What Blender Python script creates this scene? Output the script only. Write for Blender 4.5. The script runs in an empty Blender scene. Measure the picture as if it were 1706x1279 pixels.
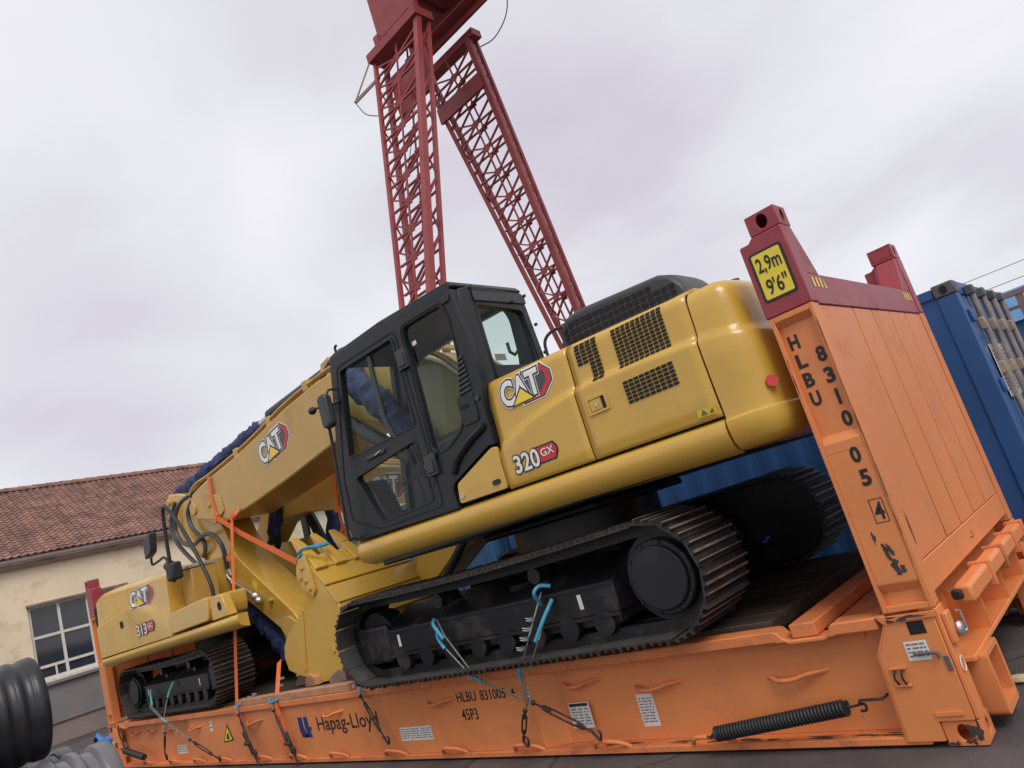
import bpy, bmesh, math, random
from mathutils import Vector, Matrix
from mathutils.geometry import tessellate_polygon
random.seed(7)
R = math.radians
S = bpy.context.scene
C = S.collection

# ------------------------------------------------------------------ camera
cam = bpy.data.cameras.new('camera'); camo = bpy.data.objects.new('camera', cam); C.objects.link(camo)
cam.sensor_width = 36; cam.sensor_fit = 'HORIZONTAL'
cam.lens = 36 * 1215.467 / 1706
cam.clip_start = 0.05; cam.clip_end = 2000
def cam_matrix(pos, yaw, pit, roll):
    f = Vector((-math.sin(yaw)*math.cos(pit), math.cos(yaw)*math.cos(pit), math.sin(pit)))
    r = Vector((math.cos(yaw), math.sin(yaw), 0)); u = r.cross(f)
    c, s = math.cos(roll), math.sin(roll)
    r2 = c*r + s*u; u2 = c*u - s*r
    m = Matrix.Identity(4)
    for i in range(3):
        m[i][0] = r2[i]; m[i][1] = u2[i]; m[i][2] = -f[i]; m[i][3] = pos[i]
    return m
camo.matrix_world = cam_matrix((1.24622, -4.00897, 1.57247), 0.710117, 0.199946, -0.297532)
S.camera = camo
S.render.resolution_x = 1024; S.render.resolution_y = 768
S.view_settings.view_transform = 'Standard'; S.view_settings.look = 'None'
S.view_settings.gamma = 1; S.view_settings.use_curve_mapping = False
S.view_settings.exposure = 0.24

# ------------------------------------------------------------------ sky and sun
SUN_EL, SUN_AZ = R(50), R(-28)      # direction towards the sun: azimuth measured from +x towards +y
w = bpy.data.worlds.new('World'); S.world = w; w.use_nodes = True
nt = w.node_tree; nt.nodes.clear()
def N(t, **k):
    n = nt.nodes.new(t)
    for a, b in k.items(): setattr(n, a, b)
    return n
out = N('ShaderNodeOutputWorld'); bg = N('ShaderNodeBackground'); mix = N('ShaderNodeMix', data_type='RGBA')
sky = N('ShaderNodeTexSky', sky_type='NISHITA', sun_disc=False, sun_elevation=SUN_EL, sun_rotation=R(90)-SUN_AZ)
tc = N('ShaderNodeTexCoord'); sep = N('ShaderNodeSeparateXYZ'); nt.links.new(tc.outputs['Generated'], sep.inputs[0])
add = N('ShaderNodeMath', operation='ADD'); add.inputs[1].default_value = 0.32
ab = N('ShaderNodeMath', operation='ABSOLUTE'); nt.links.new(sep.outputs['Z'], ab.inputs[0]); nt.links.new(ab.outputs[0], add.inputs[0])
dx = N('ShaderNodeMath', operation='DIVIDE'); dy = N('ShaderNodeMath', operation='DIVIDE')
nt.links.new(sep.outputs['X'], dx.inputs[0]); nt.links.new(add.outputs[0], dx.inputs[1])
nt.links.new(sep.outputs['Y'], dy.inputs[0]); nt.links.new(add.outputs[0], dy.inputs[1])
cmb = N('ShaderNodeCombineXYZ'); nt.links.new(dx.outputs[0], cmb.inputs[0]); nt.links.new(dy.outputs[0], cmb.inputs[1])
mp = N('ShaderNodeMapping'); mp.inputs['Rotation'].default_value = (0, 0, R(35)); mp.inputs['Scale'].default_value = (0.85, 1.05, 1); mp.inputs['Location'].default_value = (1.7, 0.4, 0)
nt.links.new(cmb.outputs[0], mp.inputs[0])
n1 = N('ShaderNodeTexNoise'); n1.inputs['Scale'].default_value = 1.5; n1.inputs['Detail'].default_value = 6; n1.inputs['Roughness'].default_value = 0.44; n1.inputs['Distortion'].default_value = 0.35
nt.links.new(mp.outputs[0], n1.inputs['Vector'])
cr = N('ShaderNodeValToRGB'); e = cr.color_ramp.elements
e[0].position = 0.30; e[0].color = (0.56, 0.525, 0.60, 1); e[1].position = 0.68; e[1].color = (0.84, 0.81, 0.865, 1)
e2 = cr.color_ramp.elements.new(0.5); e2.color = (0.715, 0.712, 0.755, 1)
nt.links.new(n1.outputs['Fac'], cr.inputs[0])
sk = N('ShaderNodeMix', data_type='RGBA', blend_type='MULTIPLY'); sk.inputs['Factor'].default_value = 1
nt.links.new(sky.outputs[0], sk.inputs['A']); sk.inputs['B'].default_value = (0.10, 0.10, 0.10, 1)
mix.inputs['Factor'].default_value = 0.94
nt.links.new(sk.outputs['Result'], mix.inputs['A']); nt.links.new(cr.outputs[0], mix.inputs['B'])
nt.links.new(mix.outputs['Result'], bg.inputs['Color']); bg.inputs['Strength'].default_value = 1.0
nt.links.new(bg.outputs[0], out.inputs[0])

sl = bpy.data.lights.new('sun', 'SUN'); so = bpy.data.objects.new('sun', sl); C.objects.link(so)
sl.energy = 1.5; sl.angle = R(28); sl.color = (1.0, 0.96, 0.90)
sd = Vector((math.cos(SUN_EL)*math.cos(SUN_AZ), math.cos(SUN_EL)*math.sin(SUN_AZ), math.sin(SUN_EL)))
so.rotation_euler = sd.to_track_quat('Z', 'Y').to_euler()

# ------------------------------------------------------------------ materials
MATS = {}
def mat(name, col, rough=0.5, var=0.08, vscale=3.0, metal=0.0, bump=0.0, bscale=60.0, dirt=None, dscale=1.2, damt=0.5, coat=0.0, spec=0.5, emit=None, streak=False):
    """procedural paint / steel / wood: base colour with noise variation, optional dirt patches and fine relief"""
    if name in MATS: return MATS[name]
    m = bpy.data.materials.new(name); m.use_nodes = True; t = m.node_tree; b = t.nodes['Principled BSDF']
    b.inputs['Roughness'].default_value = rough; b.inputs['Metallic'].default_value = metal
    b.inputs['Coat Weight'].default_value = coat; b.inputs['Specular IOR Level'].default_value = spec
    def nn(tp, **k):
        n = t.nodes.new(tp)
        for a_, b_ in k.items(): setattr(n, a_, b_)
        return n
    co = nn('ShaderNodeTexCoord'); geo = nn('ShaderNodeNewGeometry')
    no = nn('ShaderNodeTexNoise'); no.inputs['Scale'].default_value = vscale; no.inputs['Detail'].default_value = 5
    t.links.new(geo.outputs['Position'], no.inputs['Vector'])
    mr = nn('ShaderNodeMapRange'); mr.inputs['From Min'].default_value = .3; mr.inputs['From Max'].default_value = .7
    mr.inputs['To Min'].default_value = 1-var; mr.inputs['To Max'].default_value = 1+var
    t.links.new(no.outputs['Fac'], mr.inputs['Value'])
    mu = nn('ShaderNodeMix', data_type='RGBA', blend_type='MULTIPLY'); mu.inputs['Factor'].default_value = 1
    mu.inputs['A'].default_value = (*col, 1); t.links.new(mr.outputs[0], mu.inputs['B'])
    last = mu.outputs['Result']
    if dirt is not None:
        d = nn('ShaderNodeTexNoise'); d.inputs['Scale'].default_value = dscale; d.inputs['Detail'].default_value = 9; d.inputs['Roughness'].default_value = .68
        if streak:
            ma = nn('ShaderNodeMapping'); ma.inputs['Scale'].default_value = (6, 6, .6); t.links.new(geo.outputs['Position'], ma.inputs[0]); t.links.new(ma.outputs[0], d.inputs['Vector'])
        else: t.links.new(geo.outputs['Position'], d.inputs['Vector'])
        dr = nn('ShaderNodeMapRange'); dr.inputs['From Min'].default_value = .52; dr.inputs['From Max'].default_value = .72; dr.inputs['To Max'].default_value = damt
        t.links.new(d.outputs['Fac'], dr.inputs['Value'])
        dm = nn('ShaderNodeMix', data_type='RGBA'); t.links.new(dr.outputs[0], dm.inputs['Factor'])
        t.links.new(last, dm.inputs['A']); dm.inputs['B'].default_value = (*dirt, 1); last = dm.outputs['Result']
        ra = nn('ShaderNodeMapRange'); ra.inputs['To Min'].default_value = rough; ra.inputs['To Max'].default_value = min(1, rough+.35); t.links.new(dr.outputs[0], ra.inputs['Value']); t.links.new(ra.outputs[0], b.inputs['Roughness'])
    t.links.new(last, b.inputs['Base Color'])
    if bump:
        bn = nn('ShaderNodeTexNoise'); bn.inputs['Scale'].default_value = bscale; bn.inputs['Detail'].default_value = 4; t.links.new(geo.outputs['Position'], bn.inputs['Vector'])
        bp = nn('ShaderNodeBump'); bp.inputs['Strength'].default_value = bump; bp.inputs['Distance'].default_value = .02; t.links.new(bn.outputs['Fac'], bp.inputs['Height']); t.links.new(bp.outputs[0], b.inputs['Normal'])
    if emit:
        b.inputs['Emission Color'].default_value = (*emit, 1); b.inputs['Emission Strength'].default_value = 1
    MATS[name] = m; return m
def glass(name, tint, fac):
    m = bpy.data.materials.new(name); m.use_nodes = True; t = m.node_tree; t.nodes.clear()
    o = t.nodes.new('ShaderNodeOutputMaterial'); a = t.nodes.new('ShaderNodeBsdfTransparent'); g = t.nodes.new('ShaderNodeBsdfGlossy'); mx = t.nodes.new('ShaderNodeMixShader')
    lw_ = t.nodes.new('ShaderNodeLayerWeight'); lw_.inputs['Blend'].default_value = .3; fr = t.nodes.new('ShaderNodeMath'); fr.operation = 'POWER'; fr.inputs[1].default_value = 4; t.links.new(lw_.outputs['Facing'], fr.inputs[0]); ad = t.nodes.new('ShaderNodeMath'); ad.operation = 'ADD'; ad.inputs[1].default_value = fac; ad.use_clamp = True
    a.inputs[0].default_value = (*tint, 1); g.inputs['Roughness'].default_value = .03; g.inputs['Color'].default_value = (.9, .93, .95, 1)
    t.links.new(fr.outputs[0], ad.inputs[0]); t.links.new(ad.outputs[0], mx.inputs[0]); t.links.new(a.outputs[0], mx.inputs[1]); t.links.new(g.outputs[0], mx.inputs[2]); t.links.new(mx.outputs[0], o.inputs[0])
    return m
M = dict(
 orange=mat('orange_paint', (.72, .245, .078), .45, .07, 1.1, bump=.05, bscale=9, dirt=(.42, .15, .075), dscale=2.8, damt=.42),
 orange_worn=mat('orange_paint_worn', (.70, .22, .072), .5, .09, 3, bump=.06, bscale=160, dirt=(.13, .07, .055), dscale=3.6, damt=.7),
 red=mat('dark_red_paint', (.30, .036, .050), .4, .08, 2, bump=.04, bscale=200, dirt=(.16, .03, .035), dscale=3, damt=.4),
 yellow=mat('machine_yellow', (.60, .360, .055), .27, .05, 1.2, bump=.010, bscale=90, coat=.28, dirt=(.43, .27, .075), dscale=2.6, damt=.45),
 yellow2=mat('machine_yellow_arm', (.51, .310, .072), .38, .06, 1.6, bump=.02, bscale=260, coat=.15, dirt=(.36, .21, .06), dscale=2.2, damt=.45),
 black=mat('black_paint', (.013, .014, .016), .42, .2, 3, bump=.03, bscale=240, dirt=(.05, .047, .044), dscale=3, damt=.5),
 cabblack=mat('cab_black', (.015, .017, .020), .38, .12, 3, bump=.02, bscale=300, spec=.35, dirt=(.05, .05, .052), dscale=2, damt=.4),
 trackblack=mat('undercarriage_black', (.009, .009, .010), .42, .25, 4, bump=.05, bscale=120, dirt=(.075, .062, .052), dscale=4, damt=.65),
 shoe=mat('track_shoe_steel', (.040, .037, .035), .48, .3, 6, metal=.3, bump=.1, bscale=80, dirt=(.12, .085, .065), dscale=7, damt=.7),
 shoe_in=mat('dusty_shoe_plate', (.060, .057, .054), .6, .3, 8, metal=.2, bump=.1, bscale=60, dirt=(.06, .052, .048), dscale=6, damt=.7),
 grouser=mat('worn_grouser_steel', (.30, .235, .18), .5, .3, 9, metal=.4, bump=.1, bscale=90, dirt=(.07, .05, .045), dscale=8, damt=.8),
 rubber=mat('black_rubber', (.018, .018, .019), .55, .15, 6, bump=.03),
 plastic=mat('dark_grey_plastic', (.035, .037, .042), .45, .1, 5),
 dark=mat('dark_void', (.008, .008, .009), .8, .1),
 steel=mat('zinc_steel', (.55, .55, .54), .35, .1, 8, metal=.8, bump=.05),
 rustchain=mat('dark_lashing_steel', (.055, .04, .035), .5, .25, 12, metal=.5, bump=.1, bscale=120),
 rope=mat('wire_rope_steel', (.30, .28, .25), .45, .2, 40, metal=.6, bump=.3, bscale=400),
 bluehose=mat('blue_rope_sleeve', (.06, .30, .47), .4, .12, 12),
 greenhose=mat('teal_rope_sleeve', (.10, .42, .40), .4, .12, 12),
 bluewrap=mat('navy_wrap_cloth', (.022, .035, .115), .7, .35, 9, bump=.9, bscale=22),
 strap=mat('orange_webbing', (.86, .17, .035), .6, .1, 20, bump=.3, bscale=350),
 hose=mat('hydraulic_hose', (.055, .058, .064), .45, .15, 20, bump=.1, bscale=200),
 rustpaint=mat('rust_brown_groove', (.07, .028, .018), .7, .2, 5),
 scuff=mat('dark_scuff', (.055, .038, .034), .6, .4, 14, bump=.2, bscale=90),
 wood=mat('raw_timber', (.50, .24, .13), .75, .25, 3, bump=.25, bscale=60, dirt=(.24, .13, .08), dscale=5, damt=.7),
 woodgrey=mat('weathered_timber', (.22, .15, .11), .8, .3, 5, bump=.3, bscale=50),
 plank=mat('dark_deck_plank', (.048, .031, .023), .7, .35, 4, bump=.3, bscale=40, dirt=(.10, .062, .045), dscale=3, damt=.6),
 cred=mat('crane_red_paint', (.30, .047, .048), .5, .12, .8, bump=.03, dirt=(.15, .03, .032), dscale=1.3, damt=.6),
 cblue=mat('container_blue', (.026, .095, .27), .42, .12, 1.2, bump=.04, bscale=150, dirt=(.05, .075, .13), dscale=2.5, damt=.5, streak=True),
 clblue=mat('container_light_blue', (.05, .15, .30), .5, .12, 1.5, bump=.05, dirt=(.10, .14, .2), dscale=2, damt=.5),
 cdoor=mat('weathered_blue_door', (.035, .09, .22), .55, .2, 3, bump=.1, bscale=60, dirt=(.34, .31, .29), dscale=3.5, damt=.8),
 cgrey=mat('casting_grey', (.10, .095, .10), .6, .25, 6, bump=.1, dirt=(.05, .045, .045), dscale=8, damt=.6),
 galv=mat('rusty_lock_bar', (.30, .26, .24), .5, .25, 5, metal=.3, bump=.1, dirt=(.16, .09, .06), dscale=9, damt=.6),
 beige=mat('beige_bar_guide', (.36, .28, .20), .6, .2, 6, bump=.1, dirt=(.2, .12, .08), dscale=7, damt=.6),
 wall=mat('cream_render', (.78, .64, .45), .85, .06, .8, bump=.15, bscale=30, dirt=(.40, .31, .20), dscale=1.4, damt=.65),
 wallgrey=mat('grey_render', (.18, .165, .165), .8, .12, 1.5, bump=.1, bscale=40, dirt=(.12, .10, .095), dscale=2, damt=.5),
 wallbrown=mat('brown_grey_render', (.23, .175, .155), .85, .15, 2, bump=.15, bscale=30, dirt=(.14, .10, .09), dscale=2, damt=.6),
 tile=mat('clay_tile', (.235, .125, .098), .85, .42, 2.6, bump=.12, bscale=25, dirt=(.15, .088, .078), dscale=1.1, damt=.75),
 stain=mat('stained_fascia', (.62, .53, .41), .8, .15, 2, bump=.1, dirt=(.10, .09, .08), dscale=1.3, damt=.75),
 gutter=mat('dirty_gutter', (.30, .20, .16), .7, .3, 2, dirt=(.05, .045, .04), dscale=2, damt=.8),
 winframe=mat('white_window_frame', (.62, .58, .53), .6, .08, 5, dirt=(.3, .26, .22), dscale=5, damt=.7),
 pane=mat('dark_window_pane', (.035, .035, .042), .08, .3, 2, spec=.7),
 pipe=mat('black_pipe_plastic', (.016, .017, .020), .38, .15, 4, bump=.02, dirt=(.05, .048, .048), dscale=3, damt=.5),
 pipe2=mat('grey_pipe_plastic', (.15, .145, .155), .33, .1, 4, bump=.02, dirt=(.10, .095, .095), dscale=3, damt=.5),
 white=mat('white_sticker', (.72, .70, .67), .45, .05, 9, dirt=(.5, .45, .4), dscale=9, damt=.4),
 ink=mat('black_print', (.015, .015, .016), .5, .1),
 greyink=mat('grey_print', (.17, .165, .165), .5, .2, 30),
 signyellow=mat('sign_yellow', (.80, .62, .045), .4, .04, 8, dirt=(.6, .45, .06), dscale=7, damt=.3),
 logored=mat('decal_red', (.50, .030, .035), .35, .04),
 logodark=mat('decal_charcoal', (.055, .055, .06), .35, .05),
 logoyellow=mat('decal_yellow', (.85, .60, .04), .35, .04),
 logowhite=mat('decal_white', (.80, .79, .76), .35, .03),
 navy=mat('navy_print', (.012, .030, .16), .45, .06),
 reflector=mat('red_reflector', (.55, .02, .015), .2, .1, 30, coat=.5),
 seat=mat('seat_plastic_wrap', (.33, .34, .35), .25, .3, 6, bump=.6, bscale=25),
 bluetarp=mat('blue_tarp', (.03, .19, .52), .5, .2, 6, bump=.4, bscale=20),
 glove=mat('pale_yellow_cloth', (.62, .50, .24), .8, .2, 8, bump=.3),
 farblue=mat('far_blue_sheet', (.07, .21, .42), .5, .1, 1),
 farbrown=mat('far_brown_steel', (.20, .13, .12), .6, .15, 1),
 cable=mat('grey_cable', (.30, .29, .31), .6, .05),
)
M['glass'] = glass('cab_glass', (.84, .93, .88), .02)
M['glass_dark'] = glass('cab_glass_tinted', (.72, .80, .77), .03)

# ------------------------------------------------------------------ mesh helpers
ORG = {}
def org(p):
    while p is not None:
        if p.name in ORG: return ORG[p.name]
        p = p.parent
    return Vector((0, 0, 0))
def thing(name, label, cat, loc, rz=0.0, origin=None, group=None):
    o = bpy.data.objects.new(name, None); C.objects.link(o); o.empty_display_size = .3
    o.location = loc; o.rotation_euler = (0, 0, rz); o['label'] = label; o['category'] = cat
    if group: o['group'] = group
    ORG[o.name] = Vector(loc if origin is None else origin)
    return o
def tag(o, label=None, cat=None, group=None, kind=None):
    if label: o['label'] = label
    if cat: o['category'] = cat
    if group: o['group'] = group
    if kind: o['kind'] = kind
    return o
class MB:
    def __init__(s, xf=None): s.v = []; s.f = []; s.xf = xf
    def p(s, *c):
        c = Vector(c[0]) if len(c) == 1 else Vector(c)
        if s.xf: c = Vector(s.xf(c))
        s.v.append(c); return len(s.v)-1
    def box(s, x0, x1, y0, y1, z0, z1):
        i = [s.p(x, y, z) for z in (z0, z1) for y in (y0, y1) for x in (x0, x1)]
        for q in ((0, 2, 3, 1), (4, 5, 7, 6), (0, 1, 5, 4), (2, 6, 7, 3), (0, 4, 6, 2), (1, 3, 7, 5)): s.f.append([i[k] for k in q])
        return s
    def prism(s, poly, plane, a, b, b_poly=None):
        def P(q, d): return {'xz': (q[0], d, q[1]), 'yz': (d, q[0], q[1]), 'xy': (q[0], q[1], d)}[plane]
        bp = b_poly or poly
        A = [s.p(P(q, a)) for q in poly]; B = [s.p(P(q, b)) for q in bp]; n = len(poly)
        s.f.append(A[::-1]); s.f.append(B)
        for k in range(n): s.f.append([A[k], A[(k+1) % n], B[(k+1) % n], B[k]])
        return s
    def loft(s, rings, closed=True, cap=True):
        idx = [[s.p(q) for q in r] for r in rings]; n = len(idx[0])
        for a, b in zip(idx, idx[1:]):
            for k in range(n if closed else n-1): s.f.append([a[k], a[(k+1) % n], b[(k+1) % n], b[k]])
        if cap and closed: s.f.append(idx[0][::-1]); s.f.append(idx[-1])
        return s
    def cyl(s, p0, p1, r, n=12, r1=None, cap=True):
        p0, p1 = Vector(p0), Vector(p1); d = (p1-p0).normalized()
        a = d.orthogonal().normalized(); b = d.cross(a); r1 = r if r1 is None else r1
        return s.loft([[p0+r*(math.cos(2*math.pi*k/n)*a+math.sin(2*math.pi*k/n)*b) for k in range(n)],
                       [p1+r1*(math.cos(2*math.pi*k/n)*a+math.sin(2*math.pi*k/n)*b) for k in range(n)]], True, cap)
    def tube(s, path, r, n=8, flat=None, cap=True, ref=None):
        """swept tube; r number or list; flat=(w,h) sweeps a flat strap with its width along ref"""
        P = [Vector(q) for q in path]; rings = []; prev = None
        for i, q in enumerate(P):
            d = (P[min(i+1, len(P)-1)]-P[max(i-1, 0)]).normalized()
            if flat and ref is not None:
                a = Vector(ref); a = (a-d*a.dot(d)).normalized()
            elif prev is None: a = d.orthogonal().normalized()
            else:
                a = prev-d*prev.dot(d); a = a.normalized() if a.length > 1e-6 else d.orthogonal().normalized()
            prev = a; b = d.cross(a)
            if flat: rings.append([q+a*x*flat[0]/2+b*y*flat[1]/2 for x, y in ((-1, -1), (1, -1), (1, 1), (-1, 1))])
            else:
                rr = r[i] if isinstance(r, (list, tuple)) else r
                rings.append([q+rr*(math.cos(2*math.pi*k/n)*a+math.sin(2*math.pi*k/n)*b) for k in range(n)])
        return s.loft(rings, True, cap)
    def bar(s, p0, p1, w, h, up=(0, 0, 1)):
        p0, p1 = Vector(p0), Vector(p1); d = (p1-p0).normalized(); u = Vector(up)
        if abs(d.dot(u)) > .99: u = Vector((1, 0, 0))
        a = d.cross(u).normalized(); b = a.cross(d)
        return s.loft([[q+a*x*w/2+b*y*h/2 for x, y in ((-1, -1), (1, -1), (1, 1), (-1, 1))] for q in (p0, p1)])
    def ball(s, c, r, n=8, sq=(1, 1, 1)):
        c = Vector(c); rings = []
        for j in range(1, n):
            t = math.pi*j/n; rings.append([c+Vector((r*sq[0]*math.sin(t)*math.cos(2*math.pi*k/n), r*sq[1]*math.sin(t)*math.sin(2*math.pi*k/n), r*sq[2]*math.cos(t))) for k in range(n)])
        return s.loft(rings)
    def holes(s, outer, inner, mapf, th):
        """plate with openings: 2-D outer loop and hole loops, mapf(a,b,d)->3-D with d the depth"""
        loops = [outer]+inner; flat = [q for l in loops for q in l]
        tr = tessellate_polygon([[Vector((q[0], q[1], 0)) for q in l] for l in loops])
        A = [s.p(mapf(q[0], q[1], 0)) for q in flat]; B = [s.p(mapf(q[0], q[1], th)) for q in flat]
        for t in tr: s.f.append([A[k] for k in t]); s.f.append([B[k] for k in reversed(t)])
        o = 0
        for l in loops:
            n = len(l)
            for k in range(n): a, b = o+k, o+(k+1) % n; s.f.append([A[a], A[b], B[b], B[a]])
            o += n
        return s
    def grid(s, fn, us, ws):
        ix = [[s.p(fn(u, w_)) for w_ in ws] for u in us]
        for i in range(len(us)-1):
            for j in range(len(ws)-1): s.f.append([ix[i][j], ix[i+1][j], ix[i+1][j+1], ix[i][j+1]])
        return s
    def mesh(s, name, o=Vector((0, 0, 0)), smooth=30):
        me = bpy.data.meshes.new(name); me.from_pydata([v-o for v in s.v], [], s.f); me.validate()
        b = bmesh.new(); b.from_mesh(me); bmesh.ops.recalc_face_normals(b, faces=b.faces); b.to_mesh(me); b.free()
        if smooth:
            me.shade_smooth(); me.set_sharp_from_angle(angle=R(smooth))
        return me
    def build(s, name, m, parent=None, bevel=0, smooth=30, loc=None, seg=2):
        o_ = org(parent) if parent is not None else Vector(loc if loc is not None else (0, 0, 0))
        me = s.mesh(name, o_, smooth); me.materials.append(M[m] if isinstance(m, str) else m)
        ob = bpy.data.objects.new(name, me); C.objects.link(ob); ob.parent = parent
        if parent is None: ob.location = o_
        if bevel:
            bm_ = ob.modifiers.new('bevel', 'BEVEL'); bm_.width = bevel; bm_.segments = seg; bm_.limit_method = 'ANGLE'; bm_.angle_limit = R(38); bm_.harden_normals = False
        return ob
def inst(name, me, parent, mtx):
    o = bpy.data.objects.new(name, me); C.objects.link(o); o.parent = parent
    if parent is not None: mtx = Matrix.Translation(-org(parent)) @ mtx
    o.matrix_basis = mtx
    return o
def spl(pts, n=8):
    P = [Vector(q) for q in pts]; P = [2*P[0]-P[1]]+P+[2*P[-1]-P[-2]]; o = []
    for i in range(1, len(P)-2):
        a, b, c, d = P[i-1:i+3]
        for k in range(n):
            t = k/n; o.append(.5*((2*b)+(c-a)*t+(2*a-5*b+4*c-d)*t*t+(3*b-a-3*c+d)*t**3))
    o.append(P[-2]); return o
def rrect(x0, x1, y0, y1, r, n=4):
    o = []
    for cx, cy, a in ((x1-r, y1-r, 0), (x0+r, y1-r, 90), (x0+r, y0+r, 180), (x1-r, y0+r, 270)):
        for k in range(n+1): t = R(a+90*k/n); o.append((cx+r*math.cos(t), cy+r*math.sin(t)))
    return o
def rpoly(pts, r, n=4):
    """polygon with rounded corners"""
    o = []; m = len(pts)
    for i in range(m):
        a, b, c = Vector(pts[i-1]), Vector(pts[i]), Vector(pts[(i+1) % m])
        u = (a-b); w_ = (c-b); k = min(r, u.length*.45, w_.length*.45); p0 = b+u.normalized()*k; p1 = b+w_.normalized()*k
        for j in range(n+1): t = j/n; o.append(tuple((1-t)**2*p0+2*t*(1-t)*b+t*t*p1))
    return o
def refine(vs, fs, L):
    bm_ = bmesh.new(); V_ = [bm_.verts.new(v) for v in vs]
    for f in fs:
        try: bm_.faces.new([V_[k] for k in f])
        except ValueError: pass
    bmesh.ops.triangulate(bm_, faces=bm_.faces)
    for _ in range(5):
        es = [e_ for e_ in bm_.edges if e_.calc_length() > L]
        if not es: break
        bmesh.ops.subdivide_edges(bm_, edges=es, cuts=1); bmesh.ops.triangulate(bm_, faces=bm_.faces)
    bm_.verts.index_update(); o = [v.co.copy() for v in bm_.verts], [[v.index for v in f.verts] for f in bm_.faces]; bm_.free(); return o
_txt = {}
def text_mesh(txt, bold):
    if (txt, bold) in _txt: return _txt[(txt, bold)]
    cu = bpy.data.curves.new('lettering', 'FONT'); cu.body = txt; cu.size = 1; cu.offset = bold; cu.fill_mode = 'FRONT'; cu.resolution_u = 3
    ob = bpy.data.objects.new('lettering', cu); C.objects.link(ob)
    dg = bpy.context.evaluated_depsgraph_get(); me = bpy.data.meshes.new_from_object(ob.evaluated_get(dg))
    vs = [v.co.copy() for v in me.vertices]; fs = [list(p.vertices) for p in me.polygons]
    bpy.data.objects.remove(ob); bpy.data.curves.remove(cu); bpy.data.meshes.remove(me)
    _txt[(txt, bold)] = (vs, fs); return vs, fs
def lettering(txt, parent, mapf, x0, x1, y0, y1, m, d=.002, bold=.0, ref=None, name='lettering', slant=0, fine=False):
    """text mesh fitted to a box in the surface's own 2-D coordinates; mapf(a,b,d) -> 3-D"""
    vs, fs = text_mesh(txt, bold); rv = text_mesh(txt, ref)[0] if ref is not None else vs
    ax, bx = min(v.x for v in rv), max(v.x for v in rv); ay, by = min(v.y for v in rv), max(v.y for v in rv)
    b = MB()
    if fine: vs, fs = refine(vs, fs, .09)
    for v in vs:
        ty = (v.y-ay)/(by-ay)
        b.p(mapf(x0+(v.x-ax)/(bx-ax)*(x1-x0)+slant*ty*(y1-y0), y0+ty*(y1-y0), d))
    b.f = [list(f) for f in fs]
    return b.build(name, m, parent, smooth=0)
def poly_decal(pts, parent, mapf, m, d=.002, name='decal', fine=0):
    b = MB(); tr = tessellate_polygon([[Vector((q[0], q[1], 0)) for q in pts]])
    vs, fs = [Vector((q[0], q[1], 0)) for q in pts], [list(t_) for t_ in tr]
    if fine: vs, fs = refine(vs, fs, fine)
    for q in vs: b.p(mapf(q.x, q.y, d))
    b.f = fs
    return b.build(name, m, parent, smooth=0)
def cat_logo(parent, mapf, x0, x1, y0, y1, flip=False, e=.0016):
    """trefoil of the maker's mark: white letters on a dark plate, yellow triangle, red hexagon"""
    W, H = x1-x0, y1-y0
    def mf(a, b, d): return mapf(x0+a*W, y0+b*H, d)
    hexa = [(.50, 1.0), (.83, 1.0), (1.0, .66), (1.0, .36), (.80, .0), (.42, .0), (.40, .2)]
    out_ = [(.45, 1.05), (.85, 1.05), (1.035, .68), (1.035, .33), (.82, -.06), (.38, -.06), (.34, .2)]
    root = poly_decal(out_, parent, mf, 'logowhite', e, 'logo_decal', .1)
    poly_decal([(.46, 1.02), (.84, 1.02), (1.015, .67), (1.015, .345), (.81, -.03), (.40, -.03), (.36, .2)], root, mf, 'ink', 1.6*e, 'outline', .1)
    poly_decal(hexa, root, mf, 'logored', 2.2*e, 'hexagon', .1)
    poly_decal([(.50, .955), (.76, .955), (.90, .66), (.90, .40), (.74, .14), (.45, .14), (.40, .3)], root, mf, 'logodark', 2.8*e, 'hexagon_centre', .1)
    lettering('CAT', root, mf, .0, .78, .12, .93, 'logowhite', 3.1*e, .115, .03, 'lettering_border', fine=True)
    lettering('CAT', root, mf, .0, .78, .12, .93, 'ink', 3.6*e, .090, .03, 'lettering_outline', fine=True)
    lettering('CAT', root, mf, .0, .78, .12, .93, 'logowhite', 4.1*e, .035, .03, fine=True)
    poly_decal([(.16, .05), (.405, .58), (.65, .05)], root, mf, 'ink', 4.6*e, 'triangle_outline', .1)
    poly_decal([(.21, .08), (.405, .50), (.60, .08)], root, mf, 'logoyellow', 5.2*e, 'triangle', .1)
    return root
def model_decal(parent, mapf, num, suf, x0, x1, y0, y1, e=.0016):
    W, H = x1-x0, y1-y0
    def mf(a, b, d): return mapf(x0+a*W, y0+b*H, d)
    root = poly_decal([(.5, .10), (.92, .10), (1.0, .45), (1.0, .70), (.93, .98), (.5, .98)], parent, mf, 'ink', e, 'model_decal', .1)
    poly_decal([(.55, .17), (.90, .17), (.965, .47), (.965, .68), (.91, .91), (.55, .91)], root, mf, 'logored', 1.8*e, 'badge', .1)
    lettering(num, root, mf, .02, .58, .04, .96, 'ink', 2.6*e, .07, .02, 'number_outline', fine=True)
    lettering(num, root, mf, .02, .58, .04, .96, 'logowhite', 3.4*e, .02, .02, 'number', fine=True)
    lettering(suf, root, mf, .63, .91, .42, .80, 'logowhite', 2.6*e, .01, .01, 'suffix', fine=True)
    return root
def side(y):      # decals on a face looking towards -y
    return lambda a, b, d: (a, y-d, b)
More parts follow.
